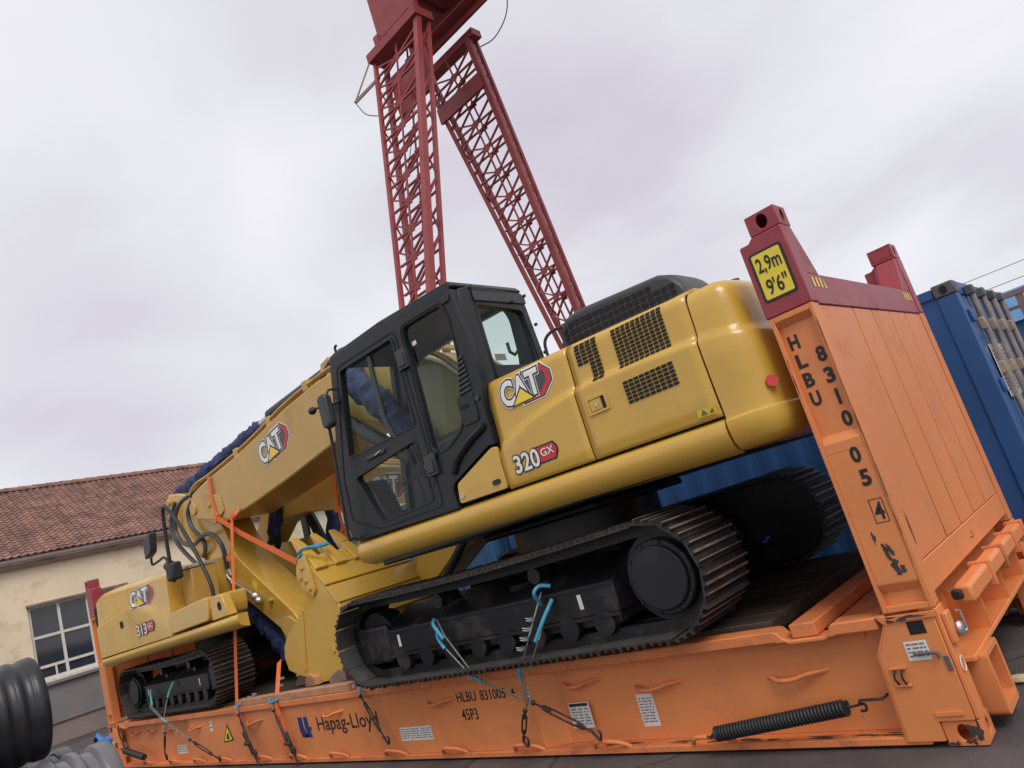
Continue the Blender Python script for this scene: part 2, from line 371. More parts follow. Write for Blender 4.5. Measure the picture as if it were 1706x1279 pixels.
def sticker(parent, mapf, x0, x1, y0, y1, lines, name='sticker', d=.002, head=False, m='white', skew=0):
    """white paper sticker with rows of illegibly small print"""
    s_ = poly_decal([(x0, y0), (x1, y0), (x1+skew, y1), (x0+skew, y1)], parent, mapf, m, d, name)
    b = MB(); W, H = x1-x0, y1-y0; rnd = random.Random(int(abs(x0)*1000)+lines)
    for k in range(lines):
        yy = y1-H*(.12+.80*k/max(1, lines)); h = H*.35/max(3, lines); x = x0+W*.08
        while x < x1-W*.15:
            l = W*rnd.uniform(.08, .3); l = min(l, x1-W*.08-x)
            q = [b.p(mapf(a, c, d+.0015)) for a, c in ((x, yy-h), (x+l, yy-h), (x+l, yy), (x, yy))]; b.f.append(q); x += l+W*rnd.uniform(.03, .1)
    b.build('print', 'greyink', s_, smooth=0)
    if head: poly_decal([(x0+W*.05, y1-H*.13), (x1-W*.05, y1-H*.13), (x1-W*.05, y1-H*.03), (x0+W*.05, y1-H*.03)], s_, mapf, 'ink', d+.003, 'heading')
    return s_

# ================================================================== the setting
gm = bpy.data.materials.new('yard_ground'); gm.use_nodes = True; t = gm.node_tree; b = t.nodes['Principled BSDF']
def gn(tp, **k):
    n = t.nodes.new(tp)
    for a_, b_ in k.items(): setattr(n, a_, b_)
    return n
geo = gn('ShaderNodeNewGeometry'); gno = gn('ShaderNodeTexNoise'); gno.inputs['Scale'].default_value = 1.3; gno.inputs['Detail'].default_value = 9; gno.inputs['Roughness'].default_value = .62
t.links.new(geo.outputs['Position'], gno.inputs['Vector'])
gr = gn('ShaderNodeValToRGB'); gr.color_ramp.elements[0].color = (.042, .036, .037, 1); gr.color_ramp.elements[1].color = (.115, .10, .098, 1); gr.color_ramp.elements[0].position = .3; gr.color_ramp.elements[1].position = .72
t.links.new(gno.outputs['Fac'], gr.inputs[0])
gv = gn('ShaderNodeTexVoronoi', feature='DISTANCE_TO_EDGE'); gv.inputs['Scale'].default_value = .55; gv.inputs['Randomness'].default_value = 1
gd = gn('ShaderNodeTexNoise'); gd.inputs['Scale'].default_value = 2.2; gd.inputs['Detail'].default_value = 5; t.links.new(geo.outputs['Position'], gd.inputs['Vector'])
gx = gn('ShaderNodeMix', data_type='VECTOR'); gx.inputs['Factor'].default_value = .28; t.links.new(geo.outputs['Position'], gx.inputs['A']); t.links.new(gd.outputs['Color'], gx.inputs['B']); t.links.new(gx.outputs['Result'], gv.inputs['Vector'])
gc = gn('ShaderNodeMapRange'); gc.inputs['From Max'].default_value = .012; gc.inputs['To Min'].default_value = .8; gc.inputs['To Max'].default_value = 0; t.links.new(gv.outputs['Distance'], gc.inputs['Value'])
gm2 = gn('ShaderNodeMix', data_type='RGBA'); t.links.new(gc.outputs[0], gm2.inputs['Factor']); t.links.new(gr.outputs[0], gm2.inputs['A']); gm2.inputs['B'].default_value = (.022, .019, .019, 1)
gs = gn('ShaderNodeTexNoise'); gs.inputs['Scale'].default_value = 5.5; gs.inputs['Detail'].default_value = 7; gs.inputs['Roughness'].default_value = .75; t.links.new(geo.outputs['Position'], gs.inputs['Vector'])
gsr = gn('ShaderNodeMapRange'); gsr.inputs['From Min'].default_value = .63; gsr.inputs['From Max'].default_value = .75; gsr.inputs['To Max'].default_value = .55; t.links.new(gs.outputs['Fac'], gsr.inputs['Value'])
gm3 = gn('ShaderNodeMix', data_type='RGBA'); t.links.new(gsr.outputs[0], gm3.inputs['Factor']); t.links.new(gm2.outputs['Result'], gm3.inputs['A']); gm3.inputs['B'].default_value = (.26, .235, .225, 1)
t.links.new(gm3.outputs['Result'], b.inputs['Base Color'])
b.inputs['Roughness'].default_value = .7
gb = gn('ShaderNodeBump'); gb.inputs['Strength'].default_value = .35; gb.inputs['Distance'].default_value = .02; gbn = gn('ShaderNodeTexNoise'); gbn.inputs['Scale'].default_value = 45; gbn.inputs['Detail'].default_value = 6; t.links.new(geo.outputs['Position'], gbn.inputs['Vector'])
t.links.new(gbn.outputs['Fac'], gb.inputs['Height']); t.links.new(gb.outputs[0], b.inputs['Normal'])
g = MB(); g.grid(lambda x, y: (x, y, -.006), [-400, -60, -25, -10, 0, 10, 30, 400], [-400, -40, -15, -5, 2, 8, 20, 60, 400])
tag(g.build('ground', gm, smooth=0), kind='structure')

# ------------------------------------------------------------------ tiled warehouse on the left
WX = -21.6
bld = thing('tiled_warehouse', 'cream rendered warehouse with red clay tile roof behind the small excavator', 'building', (WX-2.5, 5, 0))
def wmap(a, b_, d): return (WX+.0-d, a, b_)
WIN = (1.40, 3.52, 1.60, 3.50)
m = MB(); m.holes([(-5, .5), (16, .5), (16, 4.78), (-5, 4.78)], [[(WIN[0], WIN[2]), (WIN[1], WIN[2]), (WIN[1], WIN[3]), (WIN[0], WIN[3])]], wmap, .3); m.build('wall', 'wall', bld, smooth=0)
MB().box(WX-7, WX-6.7, -5, 16, 0, 4.78).build('rear_wall', 'wall', bld, smooth=0)
MB().prism([(WX-6.7, 0), (WX-.3, 0), (WX-.3, 4.7), (WX-3.5, 7.0), (WX-6.7, 4.7)], 'xz', 15.7, 15.98).build('gable_wall', 'wall', bld, smooth=0)
MB().prism([(WX-6.7, 0), (WX-.3, 0), (WX-.3, 4.7), (WX-3.5, 7.0), (WX-6.7, 4.7)], 'xz', -4.98, -4.7).build('gable_wall', 'wall', bld, smooth=0)
MB().box(WX-.3, WX+.05, -5, 16, 0, .50).build('plinth', 'wallbrown', bld)
MB().box(WX+.002, WX+.045, -5, 16, .56, 1.44).build('dado_panel', 'wallgrey', bld)
MB().box(WX-.02, WX+.14, -5, 16, 1.44, 1.53).build('sill_ledge', 'wallgrey', bld, bevel=.012)
MB().box(WX-.02, WX+.10, -5, 16, .50, .555).build('plinth_moulding', 'wallgrey', bld, bevel=.01)
wn = MB(); y0, y1, z0, z1 = WIN; fx0, fx1 = WX-.16, WX-.08
for yy in (y0+.02, y0+.70, y0+1.40, y1-.05): wn.box(fx0, fx1, yy-.01, yy+.06, z0, z1)
for zz in (z0+.0, z0+.30, z0+1.06, z1-.05): wn.box(fx0+.004, fx1-.004, y0+.01, y1-.01, zz, zz+.07)
wn.box(fx0+.006, fx1-.006, y0+.45, y0+.49, z0, z0+.32)
wf = wn.build('window_frame', 'winframe', bld)
for i, (ya, yb) in enumerate(((y0+.07, y0+.70), (y0+.75, y0+1.40), (y0+1.45, y1-.05))):
    for za, zb in ((z0+.06, z0+.30), (z0+.36, z0+1.06), (z0+1.12, z1-.05)): MB().box(WX-.13, WX-.12, ya, yb, za, zb).build('pane', 'pane', wf)
MB().box(WX-.02, WX+.06, y0-.05, y1+.05, z0-.09, z0).build('window_sill', 'winframe', bld, bevel=.01)
MB().box(WX-.05, WX+.05, y0-.02, y1+.35, z1, z1+.06).build('lintel', 'woodgrey', bld)
MB().box(WX-.0, WX+.10, -5, 16, 4.60, 4.68).build('string_course', 'stain', bld, bevel=.01)
MB().box(WX+.02, WX+.26, -5, 16, 4.66, 4.775).build('fascia', 'stain', bld)
gu = MB(); gu.tube([(WX+.13, -5, 4.575), (WX+.13, 16, 4.575)], .035, 8); gu.build('gutter', 'gutter', bld)
RE, RR = Vector((WX+.32, 0, 4.80)), Vector((WX-3.5, 0, 7.42))     # eave and ridge
rd = (RR-RE); RL = rd.length; rd.normalize(); rn = Vector((-rd.z, 0, rd.x))*-1
roof = MB().prism([(RE.x, RE.z-.03), (RR.x, RR.z-.03), (2*RR.x-RE.x, RE.z-.03), (2*RR.x-RE.x+.1, RE.z-.12), (RR.x, RR.z-.16), (RE.x, RE.z-.10)], 'xz', -5.2, 16.2).build('roof', 'wallbrown', bld, smooth=0)
TW, TL = .18, .175
def tile_pts(jr):
    """one interlocking clay tile: a shallow trough and a raised roll, tipped up at its lower edge"""
    b_ = MB(); prof = [(0, .004), (.045, .0), (.09, .004), (.11, .026), (.14, .038), (.17, .025), (.183, .006)]
    top = [(x, 0, z+.034) for x, z in prof]; up = [(x, TL+.05, z+.002) for x, z in prof]; low = [(x, .0, z-.004) for x, z in prof]
    b_.loft([low, top, up], closed=False, cap=False); return b_
tmes = [tile_pts(0).mesh('roof_tile', smooth=60)]
for q in tmes: q.materials.append(M['tile'])
bas = Matrix((( 0, rd.x, rn.x, 0), (1, rd.y, rn.y, 0), (0, rd.z, rn.z, 0), (0, 0, 0, 1)))
ncol, nrow = int(21.2/TW), int(RL/TL)
stuffb = MB(); ref = tile_pts(0); cnt = 0; cells = []
for r_ in range(nrow):
    for c_ in range(ncol):
        cells.append((r_, c_))
def tile_m(r_, c_):
    rr = random.Random(r_*997+c_)
    return Matrix.Translation(RE+rd*(r_*TL)+Vector((0, -5.1+c_*TW, 0))+rn*(rr.uniform(0, .007))) @ bas @ Matrix.Rotation(rr.uniform(-.02, .02), 4, 'Z') @ Matrix.Rotation(rr.uniform(-.012, .012), 4, 'X')
near = sorted(cells, key=lambda rc: (rc[0], abs(rc[1]*TW-5.1-5)))
single = set(x for x in near if -0.2 < x[1]*TW-5.1 < 7.3 and x[0] < 7); single = set(sorted(single)[:300])
for rc in cells:
    mt = tile_m(*rc)
    if rc in single: inst('roof_tile', tmes[0], roof, mt)
    else:
        o_ = len(stuffb.v); stuffb.v += [mt @ v for v in ref.v]; stuffb.f += [[k+o_ for k in f] for f in ref.f]
tag(stuffb.build('roof_tiles', 'tile', roof, smooth=60), kind='stuff')
rg = MB()
for k in range(56):
    y = -5.1+k*.38; rg.loft([[(RR.x+.16*math.cos(a), y+dy_, RR.z-.02+(.13+h)*math.sin(a)) for a in [math.pi*j/8 for j in range(9)]] for dy_, h in ((0, .02), (.40, 0))], closed=False, cap=False)
rg.build('ridge_tiles', 'tile', bld, smooth=40)
bs = MB().prism([(2*RR.x-RE.x, RE.z), (RR.x-.05, RR.z), (RR.x-.05, RR.z-.03), (2*RR.x-RE.x, RE.z-.03)], 'xz', -5.2, 16.2).build('rear_roof_slope', 'tile', bld)

# ------------------------------------------------------------------ gantry crane
CX = -12.0
crane = thing('gantry_crane', 'tall red lattice gantry crane with splayed legs rising behind the excavators', 'crane', (CX, 12.7, 0))
cube = MB().box(-.5, .5, -.5, .5, -.5, .5).mesh('brace', smooth=0); cube.materials.append(M['cred'])
def member(name, p0, p1, w_, h_, parent):
    p0, p1 = Vector(p0), Vector(p1); d = p1-p0; q = d.to_track_quat('X', 'Z')
    mt = Matrix.LocRotScale((p0+p1)/2, q, Vector((d.length, w_, h_))); return inst(name, cube, parent, mt)
lowb = MB()
def leg(yA0, slope, zr, dyB):
    def sx(z): return max(.42, 1.12+.1286*(z-8.45))
    def Y(z): return yA0+slope*(z-zr)
    def P(c_, z):
        s_ = sx(z); x = CX+(.0 if c_ in 'AB' else -s_); return Vector((x, Y(z)+(dyB if c_ in 'BD' else 0), z))
    top = 18.5
    for c_, th in (('A', .20), ('B', .12), ('C', .125), ('D', .15)): MB().bar(P(c_, .4), P(c_, top), th, th, (1, 0, 0)).build('chord', 'cred', crane)
    MB().box(CX-.6, CX+.2, Y(0)-.25, Y(0)+.75, 0, .45).build('foot', 'cred', crane, bevel=.02)
    bay = .98; z = top-.3; k = 0
    while z > 1.2:
        zb = z-bay; zm = (z+zb)/2; big = z > 7.9
        def mem(a, b_, w_):
            if big: member('brace', a, b_, w_, w_, crane)
            else: lowb.bar(a, b_, w_, w_)
        for f0, f1 in (('A', 'C'), ('B', 'D')):
            G = (P(f0, zm)+P(f1, zm))/2; off = Vector((0, -.02 if f0 == 'A' else .02, 0))
            mem(P(f0, zm), P(f1, zm), .062)
            mem(G, P(f0, z), .06); mem(G, P(f1, zb), .06)
            if f0 == 'A': mem(G, P(f1, z), .05)
            if big: MB().box(G.x-.12, G.x+.12, G.y-.012+off.y, G.y+.012+off.y, G.z-.12, G.z+.12).build('gusset_plate', 'cred', crane, smooth=0)
        for f0, f1 in (('A', 'B'), ('C', 'D')):
            mem(P(f0, z) if k % 2 else P(f1, z), P(f1, zb) if k % 2 else P(f0, zb), .045)
        z = zb; k += 1
    for f0, f1 in (('A', 'C'), ('B', 'D')): MB().bar((P(f0, 1)+P(f1, 1))/2, (P(f0, top)+P(f1, top))/2, .05, .05, (1, 0, 0)).build('mid_post', 'cred', crane)
    return P, Y, sx
P1, Y1, sx1 = leg(9.331, .2929, 8.527, .48)
P2, Y2, sx2 = leg(15.717, -.1135, 8.231, .42)
tag(lowb.build('lower_braces', 'cred', crane, smooth=0), kind='stuff')
# saddle beams on the legs and the girder that runs along the yard
MB().box(CX-2.55, CX+.15, Y1(18.5)-.22, Y1(18.5)+.62, 18.48, 18.80).build('saddle_beam', 'cred', crane)
MB().box(CX-2.75, CX+.30, Y2(18.5)-.02, Y2(18.5)+.44, 18.45, 18.72).build('saddle_beam', 'cred', crane)
MB().box(CX-2.35, CX-.02, Y2(16.9)-.14, Y2(16.9)-.02, 16.55, 17.15).build('tie_plate', 'cred', crane)
MB().box(CX-1.9, CX-.02, Y1(16.4)+.50, Y1(16.4)+.60, 15.9, 17.4).build('tie_plate', 'cred', crane)
MB().box(CX-2.4, CX+26, Y1(18.5)+.48, Y1(18.5)+.58, 19.58, 21.9).build('girder_web', 'cred', crane)
MB().box(CX-2.4, CX+26, Y2(18.5)-.40, Y2(18.5)-.28, 18.76, 21.9).build('girder_web', 'cred', crane)
MB().box(CX-2.4, CX+26, Y1(18.5)+1.5, Y1(18.5)+1.85, 19.0, 19.08).build('girder_floor', 'cred', crane)
MB().box(CX-2.6, CX+26, Y1(18.5)+.3, Y2(18.5)+.1, 21.91, 22.0).build('girder_top', 'cred', crane)
for k in range(30):
    x = CX-2.8+k*.95
    MB().box(x+.5, x+.62, Y1(18.5)+.585, Y2(18.5)-.405, 19.685, 19.80).build('cross_tie', 'cred', crane)
for xx in (CX-2.3, CX-.3):
    for yy in (Y1(18.5)+.35,): MB().box(xx-.12, xx+.12, yy-.12, yy+.12, 18.80, 19.6).build('girder_stool', 'cred', crane)
hk = MB(); pa, pb, pc = P1('C', 18.2)+Vector((-.1, -.05, .4)), P1('C', 16.9)+Vector((-.65, -.55, 0)), P1('C', 17.4)
hk.bar(pa, pb, .05, .05); hk.bar(pb, P1('C', 17.8)+Vector((0, .1, 0)), .09, .09); hk.build('cable_bracket', 'farbrown', crane)
MB().tube(spl([pb, pb+Vector((.25, .1, -.6)), pb+Vector((.7, .3, -.9)), P1('C', 16)], 8), .018, 5).build('cable', 'hose', crane)
q0 = P2('B', 18.3)
MB().tube(spl([q0+Vector((0, .1, 0)), q0+Vector((.5, .5, .2)), q0+Vector((1.1, .8, .9)), q0+Vector((1.6, .7, 1.9))], 8), .022, 5).build('cable', 'hose', crane)
MB().tube(spl([P1('A', 18.2), P1('A', 15)+Vector((-.6, .2, 0)), P1('C', 12.5)+Vector((.4, .2, 0))], 10), .014, 5).build('cable', 'hose', crane)

# ------------------------------------------------------------------ blue containers behind the flat rack
def shipping_container(x1, x0, y0, mt, label, doors, H=2.591):
    y1 = y0+2.438
    c = thing('shipping_container', label, 'container', ((x0+x1)/2, (y0+y1)/2, 0), group='blue containers behind the flat rack')
    def corr(yf, sgn):
        b_ = MB(); xs = []; x = x0+.30
        pts = [(x0+.16, 0)]; cd = .012 if mt == 'cblue' else .03
        while x < x1-.52: pts += [(x, 0), (x+.07, cd), (x+.14, cd), (x+.21, 0)]; x += .28
        pts += [(x1-.16, 0)]
        b_.loft([[(px, yf+sgn*py, z) for px, py in pts] for z in (.16, H-.10)], closed=False, cap=False); return b_
    corr(y0+.02, 1).build('side_wall', mt, c, smooth=0); corr(y1-.02, -1).build('side_wall', mt, c, smooth=0)
    for yy in (y0, y1-.08):
        MB().box(x0+.18, x1-.18, yy, yy+.08, H-.10, H-.02).build('top_rail', mt, c); MB().box(x0+.18, x1-.18, yy, yy+.08, .02, .16).build('bottom_rail', mt, c)
    MB().box(x0+.1, x1-.1, y0+.085, y1-.085, H-.06, H-.03).build('roof', mt, c); MB().box(x0+.1, x1-.1, y0+.085, y1-.085, .1, .15).build('floor', 'plank', c)
    for xx in (x0, x1-.16):
        for yy in (y0+.004, y1-.164): MB().box(xx, xx+.16, yy, yy+.16, .12, H-.12).build('corner_post', mt, c, bevel=.006)
    for xx in (x0-.004, x1-.174):
        for yy in (y0-.004, y1-.158):
            for zz in (0, H-.118):
                k = MB(); k.box(xx, xx+.178, yy, yy+.162, zz, zz+.118); co = k.build('corner_casting', 'cgrey', c, bevel=.012)
                if yy < y0+1: poly_decal([(xx+.089+.032*math.cos(a), zz+.059+.04*math.sin(a)) for a in [2*math.pi*j/12 for j in range(12)]], co, side(yy), 'dark', .003, 'hole')
    MB().box(x1-.06, x1-.004, y0+.17, y1-.17, H-.12, H-.006).build('door_header', mt, c); MB().box(x1-.06, x1-.004, y0+.17, y1-.17, .02, .14).build('door_sill', mt, c)
    MB().box(x0, x0+.05, y0+.17, y1-.17, .02, H-.02).build('front_wall', mt, c)
    for ya, yb in ((y0+.17, y0+1.212), (y0+1.226, y1-.17)):
        dr = MB(); pts = [(ya, 0)]; n = 5; st = (yb-ya-.1)/n
        for j in range(n): y = ya+.05+j*st; pts += [(y, 0), (y+.03, -.035), (y+st*.5, -.035), (y+st*.5+.03, 0)]
        pts += [(yb, 0)]
        dr.loft([[(x1-.012+py, px, z) for px, py in pts] for z in (.15, H-.13)], closed=False, cap=False); dp = dr.build('door', 'cdoor' if doors else mt, c, smooth=0)
        if doors:
            for yy in (ya+.26, yb-.26):
                lb = MB().cyl((x1+.04, yy, .10), (x1+.04, yy, H-.07), .027, 10).build('locking_bar', 'galv', c)
                for zz in (.12, H-.10): MB().box(x1-.002, x1+.07, yy-.05, yy+.05, zz-.04, zz+.05).build('cam_keeper', 'cgrey', lb, bevel=.01)
                for zz in (.55, 1.02, 1.75, H-.42): MB().box(x1-.004, x1+.056, yy-.034, yy+.034, zz-.06, zz+.06).build('bar_guide', 'beige', lb, bevel=.012)
                MB().box(x1+.045, x1+.075, yy-.03, yy+.42 if yy < (ya+yb)/2 else yy+.03, 1.08, 1.13).build('handle', 'galv', lb, bevel=.006)
            for zz in (.35, .95, 1.6, 2.25): MB().box(x1-.0, x1+.03, (ya-.06 if ya < y0+1 else yb-.02), (ya+.03 if ya < y0+1 else yb+.07), zz-.06, zz+.06).build('hinge', 'cblue', dp, bevel=.01)
    if doors:
        emap = lambda a, b_, d: (x1+.002+d, a, b_)
        sticker(c, emap, y0+.36, y0+1.02, 1.48, 1.98, 12, 'paper_notice')
        sticker(c, emap, y0+1.5, y0+2.0, 1.3, 1.55, 4, 'paper_notice')
    return c
shipping_container(.127, -5.93, 3.30, 'cblue', 'dark blue container with rusty door locking bars beside the end wall', True)
shipping_container(-6.35, -12.41, 3.36, 'clblue', 'lighter blue container glimpsed beneath the big excavator, left of the dark one', False)

# ------------------------------------------------------------------ far right: blue shed, brown pipe rack, overhead wires
sh = thing('blue_shed', 'small blue sheet metal shed far right behind the dark blue container', 'shed', (3, 18.5, 0))
MB().box(-1.35, 7, 17.0, 20.5, 0, 2.95).build('wall', 'farblue', sh)
MB().prism([(16.7, 2.95), (20.8, 2.95), (18.7, 3.9)], 'yz', -1.5, 7.2).build('roof', 'farblue', sh)
for k in range(3):
    wv = MB().box(-.98+k*1.9, -.10+k*1.9, 16.93, 16.99, 1.9, 2.75).build('window', 'winframe', sh); MB().box(-.90+k*1.9, -.18+k*1.9, 16.90, 16.928, 2.0, 2.66).build('pane', 'pane', wv)
fr = thing('steel_frame', 'brown steel pipe rack at the far right in front of the blue shed', 'frame', (2, 15.9, 0))
for x in (-.72, 3.2): MB().box(x-.07, x+.07, 15.86, 16.0, 0, 3.46).build('column', 'farbrown', fr)
MB().box(-1.12, 5, 15.84, 16.02, 3.461, 3.57).build('beam', 'farbrown', fr); MB().box(-1.12, 5, 15.88, 15.98, 3.16, 3.23).build('rail', 'farbrown', fr)
MB().box(-1.10, -.98, 12.8, 15.83, 3.20, 3.34).build('tie_beam', 'farbrown', fr); MB().box(-1.08, -1.0, 12.8, 15.83, 2.96, 3.04).build('rail', 'farbrown', fr)
for k, (z, y) in enumerate(((4.92, 22.0), (4.51, 22.3))):
    cb = MB().tube(spl([(-20, y, z+.25), (-10, y, z+.06), (-1.5, y, z), (8, y, z+.05), (20, y, z+.3)], 10), .012, 5)
    tag(cb.build('overhead_wire', 'cable', loc=(0, y, z)), 'higher thin grey overhead wire at the far right' if k == 0 else 'lower thin grey overhead wire at the far right', 'wire', 'overhead wires')

# ------------------------------------------------------------------ corrugated pipes in the left foreground
def corr_pipe(name, label, c_, r, ya, yb, mt, pitch, depth):
    x, z = c_; o = thing(name, label, 'pipe', (x, (ya+yb)/2, z-r), group='corrugated plastic pipes')
    n = 40; prof = []; y = ya
    while y < yb-.12:
        prof += [(y, r-depth), (y+pitch*.30, r-depth), (y+pitch*.40, r-depth*.25), (y+pitch*.50, r), (y+pitch*.68, r), (y+pitch*.80, r-depth*.25), (y+pitch*.90, r-depth)]; y += pitch
    prof += [(yb-.10, r-depth*.7), (yb-.085, r), (yb-.02, r+.004), (yb, r-.01), (yb, r-.06)]
    b_ = MB(); b_.loft([[(x+rr*math.cos(2*math.pi*k/n), yy, z+rr*math.sin(2*math.pi*k/n)) for k in range(n)] for yy, rr in prof], True, False)
    b_.build('wall', mt, o, smooth=50)
    i = MB(); i.loft([[(x+(r-.06)*math.cos(2*math.pi*k/n), yy, z+(r-.06)*math.sin(2*math.pi*k/n)) for k in range(n)] for yy in (yb, ya)], True, False); i.build('inner_lining', mt, o, smooth=50)
    return o
corr_pipe('corrugated_pipe', 'large black corrugated pipe lying on top of the grey pipes', (-7.10, 1.375), .455, -5.6, -2.07, 'pipe', .125, .018)
corr_pipe('corrugated_pipe', 'grey ribbed pipe on the ground nearest the orange flat rack', (-6.60, .465), .465, -4.4, -1.72, 'pipe2', .19, .045)
corr_pipe('corrugated_pipe', 'grey ribbed pipe under the black pipe, behind the front grey pipe', (-7.54, .465), .465, -4.4, -1.80, 'pipe2', .19, .045)

# ================================================================== orange flat rack
RKL, RKW = 12.192, 2.438
rack = thing('flat_rack', 'long orange flat rack container with dark red post tops carrying both excavators', 'flat rack', (-6.096, 1.219, 0))
def mxy(fx, fy):
    return lambda q: Vector((-RKL-q[0] if fx else q[0], RKW-q[1] if fy else q[1], q[2]))
def casting(xf, z, mt, parent, full=True):
    b_ = MB(xf); hs = lambda cx, cz, a, c_: [(cx+a*math.cos(2*math.pi*k/16), cz+c_*math.sin(2*math.pi*k/16)) for k in range(16)]
    b_.holes([(-.178, z), (0, z), (0, z+.118), (-.178, z+.118)], [hs(-.089, z+.06, .033, .042)], lambda a, c_, d: (a, d, c_), .022)
    b_.holes([(.0222, z), (.162, z), (.162, z+.118), (.0222, z+.118)], [hs(.089, z+.06, .026, .040)], lambda a, c_, d: (-d, a, c_), .022)
    b_.box(-.178, -.0222, .0222, .162, z+.1, z+.118); b_.box(-.178, -.0222, .0222, .162, z, z+.018); b_.box(-.178, -.160, .0222, .162, z+.0185, z+.0995); b_.box(-.1595, -.0225, .145, .162, z+.0185, z+.0995)
    return b_.build('corner_casting', mt, parent, bevel=.003)
def end_frame(fx):
    xf0 = mxy(fx, False)
    for fy in (False, True):
        xf = mxy(fx, fy)
        casting(xf, 0, 'orange_worn', rack); casting(xf, 2.778, 'red', rack)
        # post: an open channel, pocketed above, plated below
        p_ = MB(xf); p_.box(-.246, -.004, .040, .112, .66, 2.305)
        p_.box(-.25, -.228, .0, .0398, .66, 2.305); p_.box(-.022, -.0, .0, .0398, .66, 2.305)
        p_.prism([(.004, 1.50), (.0396, 1.50), (.0396, 1.60), (.030, 1.60), (.004, 1.555)], 'yz', -.2278, -.0222)
        p_.box(-.2278, -.0222, .004, .0396, .80, 1.4998)
        p_.prism([(.0, 2.305), (.0396, 2.305), (.0396, 2.235), (.0, 2.275)], 'yz', -.2278, -.0222)
        p_.prism([(.004, .80), (.0396, .80), (.0396, .755), (.034, .755)], 'yz', -.2278, -.0222); p_.box(-.2278, -.0222, .002, .0396, .66, .690)
        p_.build('corner_post', 'orange', rack, bevel=.006)
        r_ = MB(xf); r_.prism([(-.264, 2.307), (.002, 2.307), (.002, 2.776), (-.178, 2.776), (-.205, 2.752), (-.255, 2.752), (-.264, 2.745)], 'xz', -.003, .125); tp = r_.build('post_top', 'red', rack, bevel=.008)
        gs_ = MB(xf); gs_.prism([(.1255, 2.49), (.32, 2.49), (.165, 2.775), (.1255, 2.775)], 'yz', -.026, -.006); gs_.prism([(.1255, 2.492), (.30, 2.492), (.155, 2.76), (.1255, 2.76)], 'yz', -.17, -.15)
        gs_.prism([(.30, 2.492), (.318, 2.492), (.165, 2.772), (.150, 2.772)], 'yz', -.1498, -.0262); gs_.build('gusset', 'red', tp, bevel=.003)
        # corner block under the hinge
        k = MB(xf); k.prism([(-.30, .652), (-.25, .652), (-.25, .640), (-.018, .640), (-.018, .122), (-.182, .122), (-.182, .028), (-.362, .028), (-.345, .46), (-.262, .60)], 'xz', -.012, .05); k.build('corner_plate', 'orange', rack, bevel=.004)
        k = MB(xf); k.box(-.235, -.004, -.022, -.0125, .618, .650); k.build('hinge_strip', 'orange_worn', rack, bevel=.003)
        k = MB(xf); k.box(-.155, -.075, -.0145, -.0124, .545, .610); k.build('hinge_slot', 'dark', rack, bevel=.01)
        k = MB(xf); k.box(-.182, -.055, -.021, -.0125, .150, .168); k.build('casting_bracket', 'orange', rack)
        k = MB(xf); k.box(-.045, -.020, -.020, -.0125, .36, .43); k.build('lock_plate', 'cgrey', rack, bevel=.006)
        k = MB(xf); k.box(-.016, .004, .0, .115, .122, .652); k.build('end_plate', 'orange', rack, bevel=.004)
        # rope clamp on the plate
        if not fy:
            k = MB(xf)
            k.box(-.315, -.235, -.026, -.0125, .385, .398); k.box(-.315, -.235, -.026, -.0125, .300, .313); kc = k.build('clamp', 'orange_worn', rack, bevel=.004)
            k = MB(xf)
            for x_ in (-.295, -.258): k.tube([(x_, -.02, .312), (x_-.006, -.032, .34), (x_-.006, -.032, .36), (x_, -.02, .386)], .006, 6)
            k.build('clamp_loop', 'rubber', kc)
            k = MB(xf); k.tube([(-.17, -.03, .455), (-.09, -.03, .455), (-.062, -.03, .450), (-.058, -.03, .425)], .009, 6); k.build('lever_handle', 'cgrey', rack)
            k = MB(xf); k.tube([(.012, .045+.03*math.cos(a), .37+.035*math.sin(a)) for a in [2*math.pi*j/16 for j in range(17)]], .003, 5); k.build('wire_ring', 'white', rack)
            k = MB(xf); k.box(.0045, .03, .02, .10, .47, .62); k.build('latch_housing', 'orange', rack, bevel=.006)
            k = MB(xf); k.ball((.045, .10, .52), .035, 8, (.6, 1, 1.1)); k.tube([(.05, .13, .60), (.055, .16, .59), (.055, .165, .50), (.05, .14, .49)], .007, 6); k.build('padlock', 'steel', rack)
    # end wall
    b_ = MB(xf0); b_.box(-.10, -.004, .1265, RKW-.1265, 2.30, 2.489); hb = b_.build('header_beam', 'red', rack, bevel=.006)
    edges = [.116, .714, 1.101, 1.495, 1.896, RKW-.116]
    for a, c_ in zip(edges, edges[1:]):
        b_ = MB(xf0); b_.box(-.085, -.012, a+.010, c_-.010, .868, 2.297); b_.build('wall_panel', 'orange', rack, bevel=.0015, seg=1)
    b_ = MB(xf0); b_.box(-.078, -.030, .13, RKW-.13, .70, 2.296); b_.build('wall_backing', 'rustpaint', rack)
    b_ = MB(xf0); b_.box(-.085, -.010, .118, RKW-.118, .705, .862); b_.build('wall_foot_panel', 'orange', rack, bevel=.005)
    # hinge tube and its clips, end sill with ribs and pockets
    b_ = MB(xf0); b_.box(.012, .105, .33, RKW-.33, .575, .675); ht = b_.build('hinge_tube', 'orange', rack, bevel=.02)
    for y in (.80, 1.22, 1.64, 2.02):
        b_ = MB(xf0); b_.box(.004, .118, y, y+.035, .545, .690); b_.build('tube_clip', 'orange_worn', ht, bevel=.006)
    b_ = MB(xf0); b_.box(.008, .06, .29, .328, .61, .66); b_.build('rubber_stop', 'rubber', ht, bevel=.01)
    b_ = MB(xf0); b_.box(-.16, -.12, .12, RKW-.12, .35, .64); b_.build('end_web', 'orange', rack)
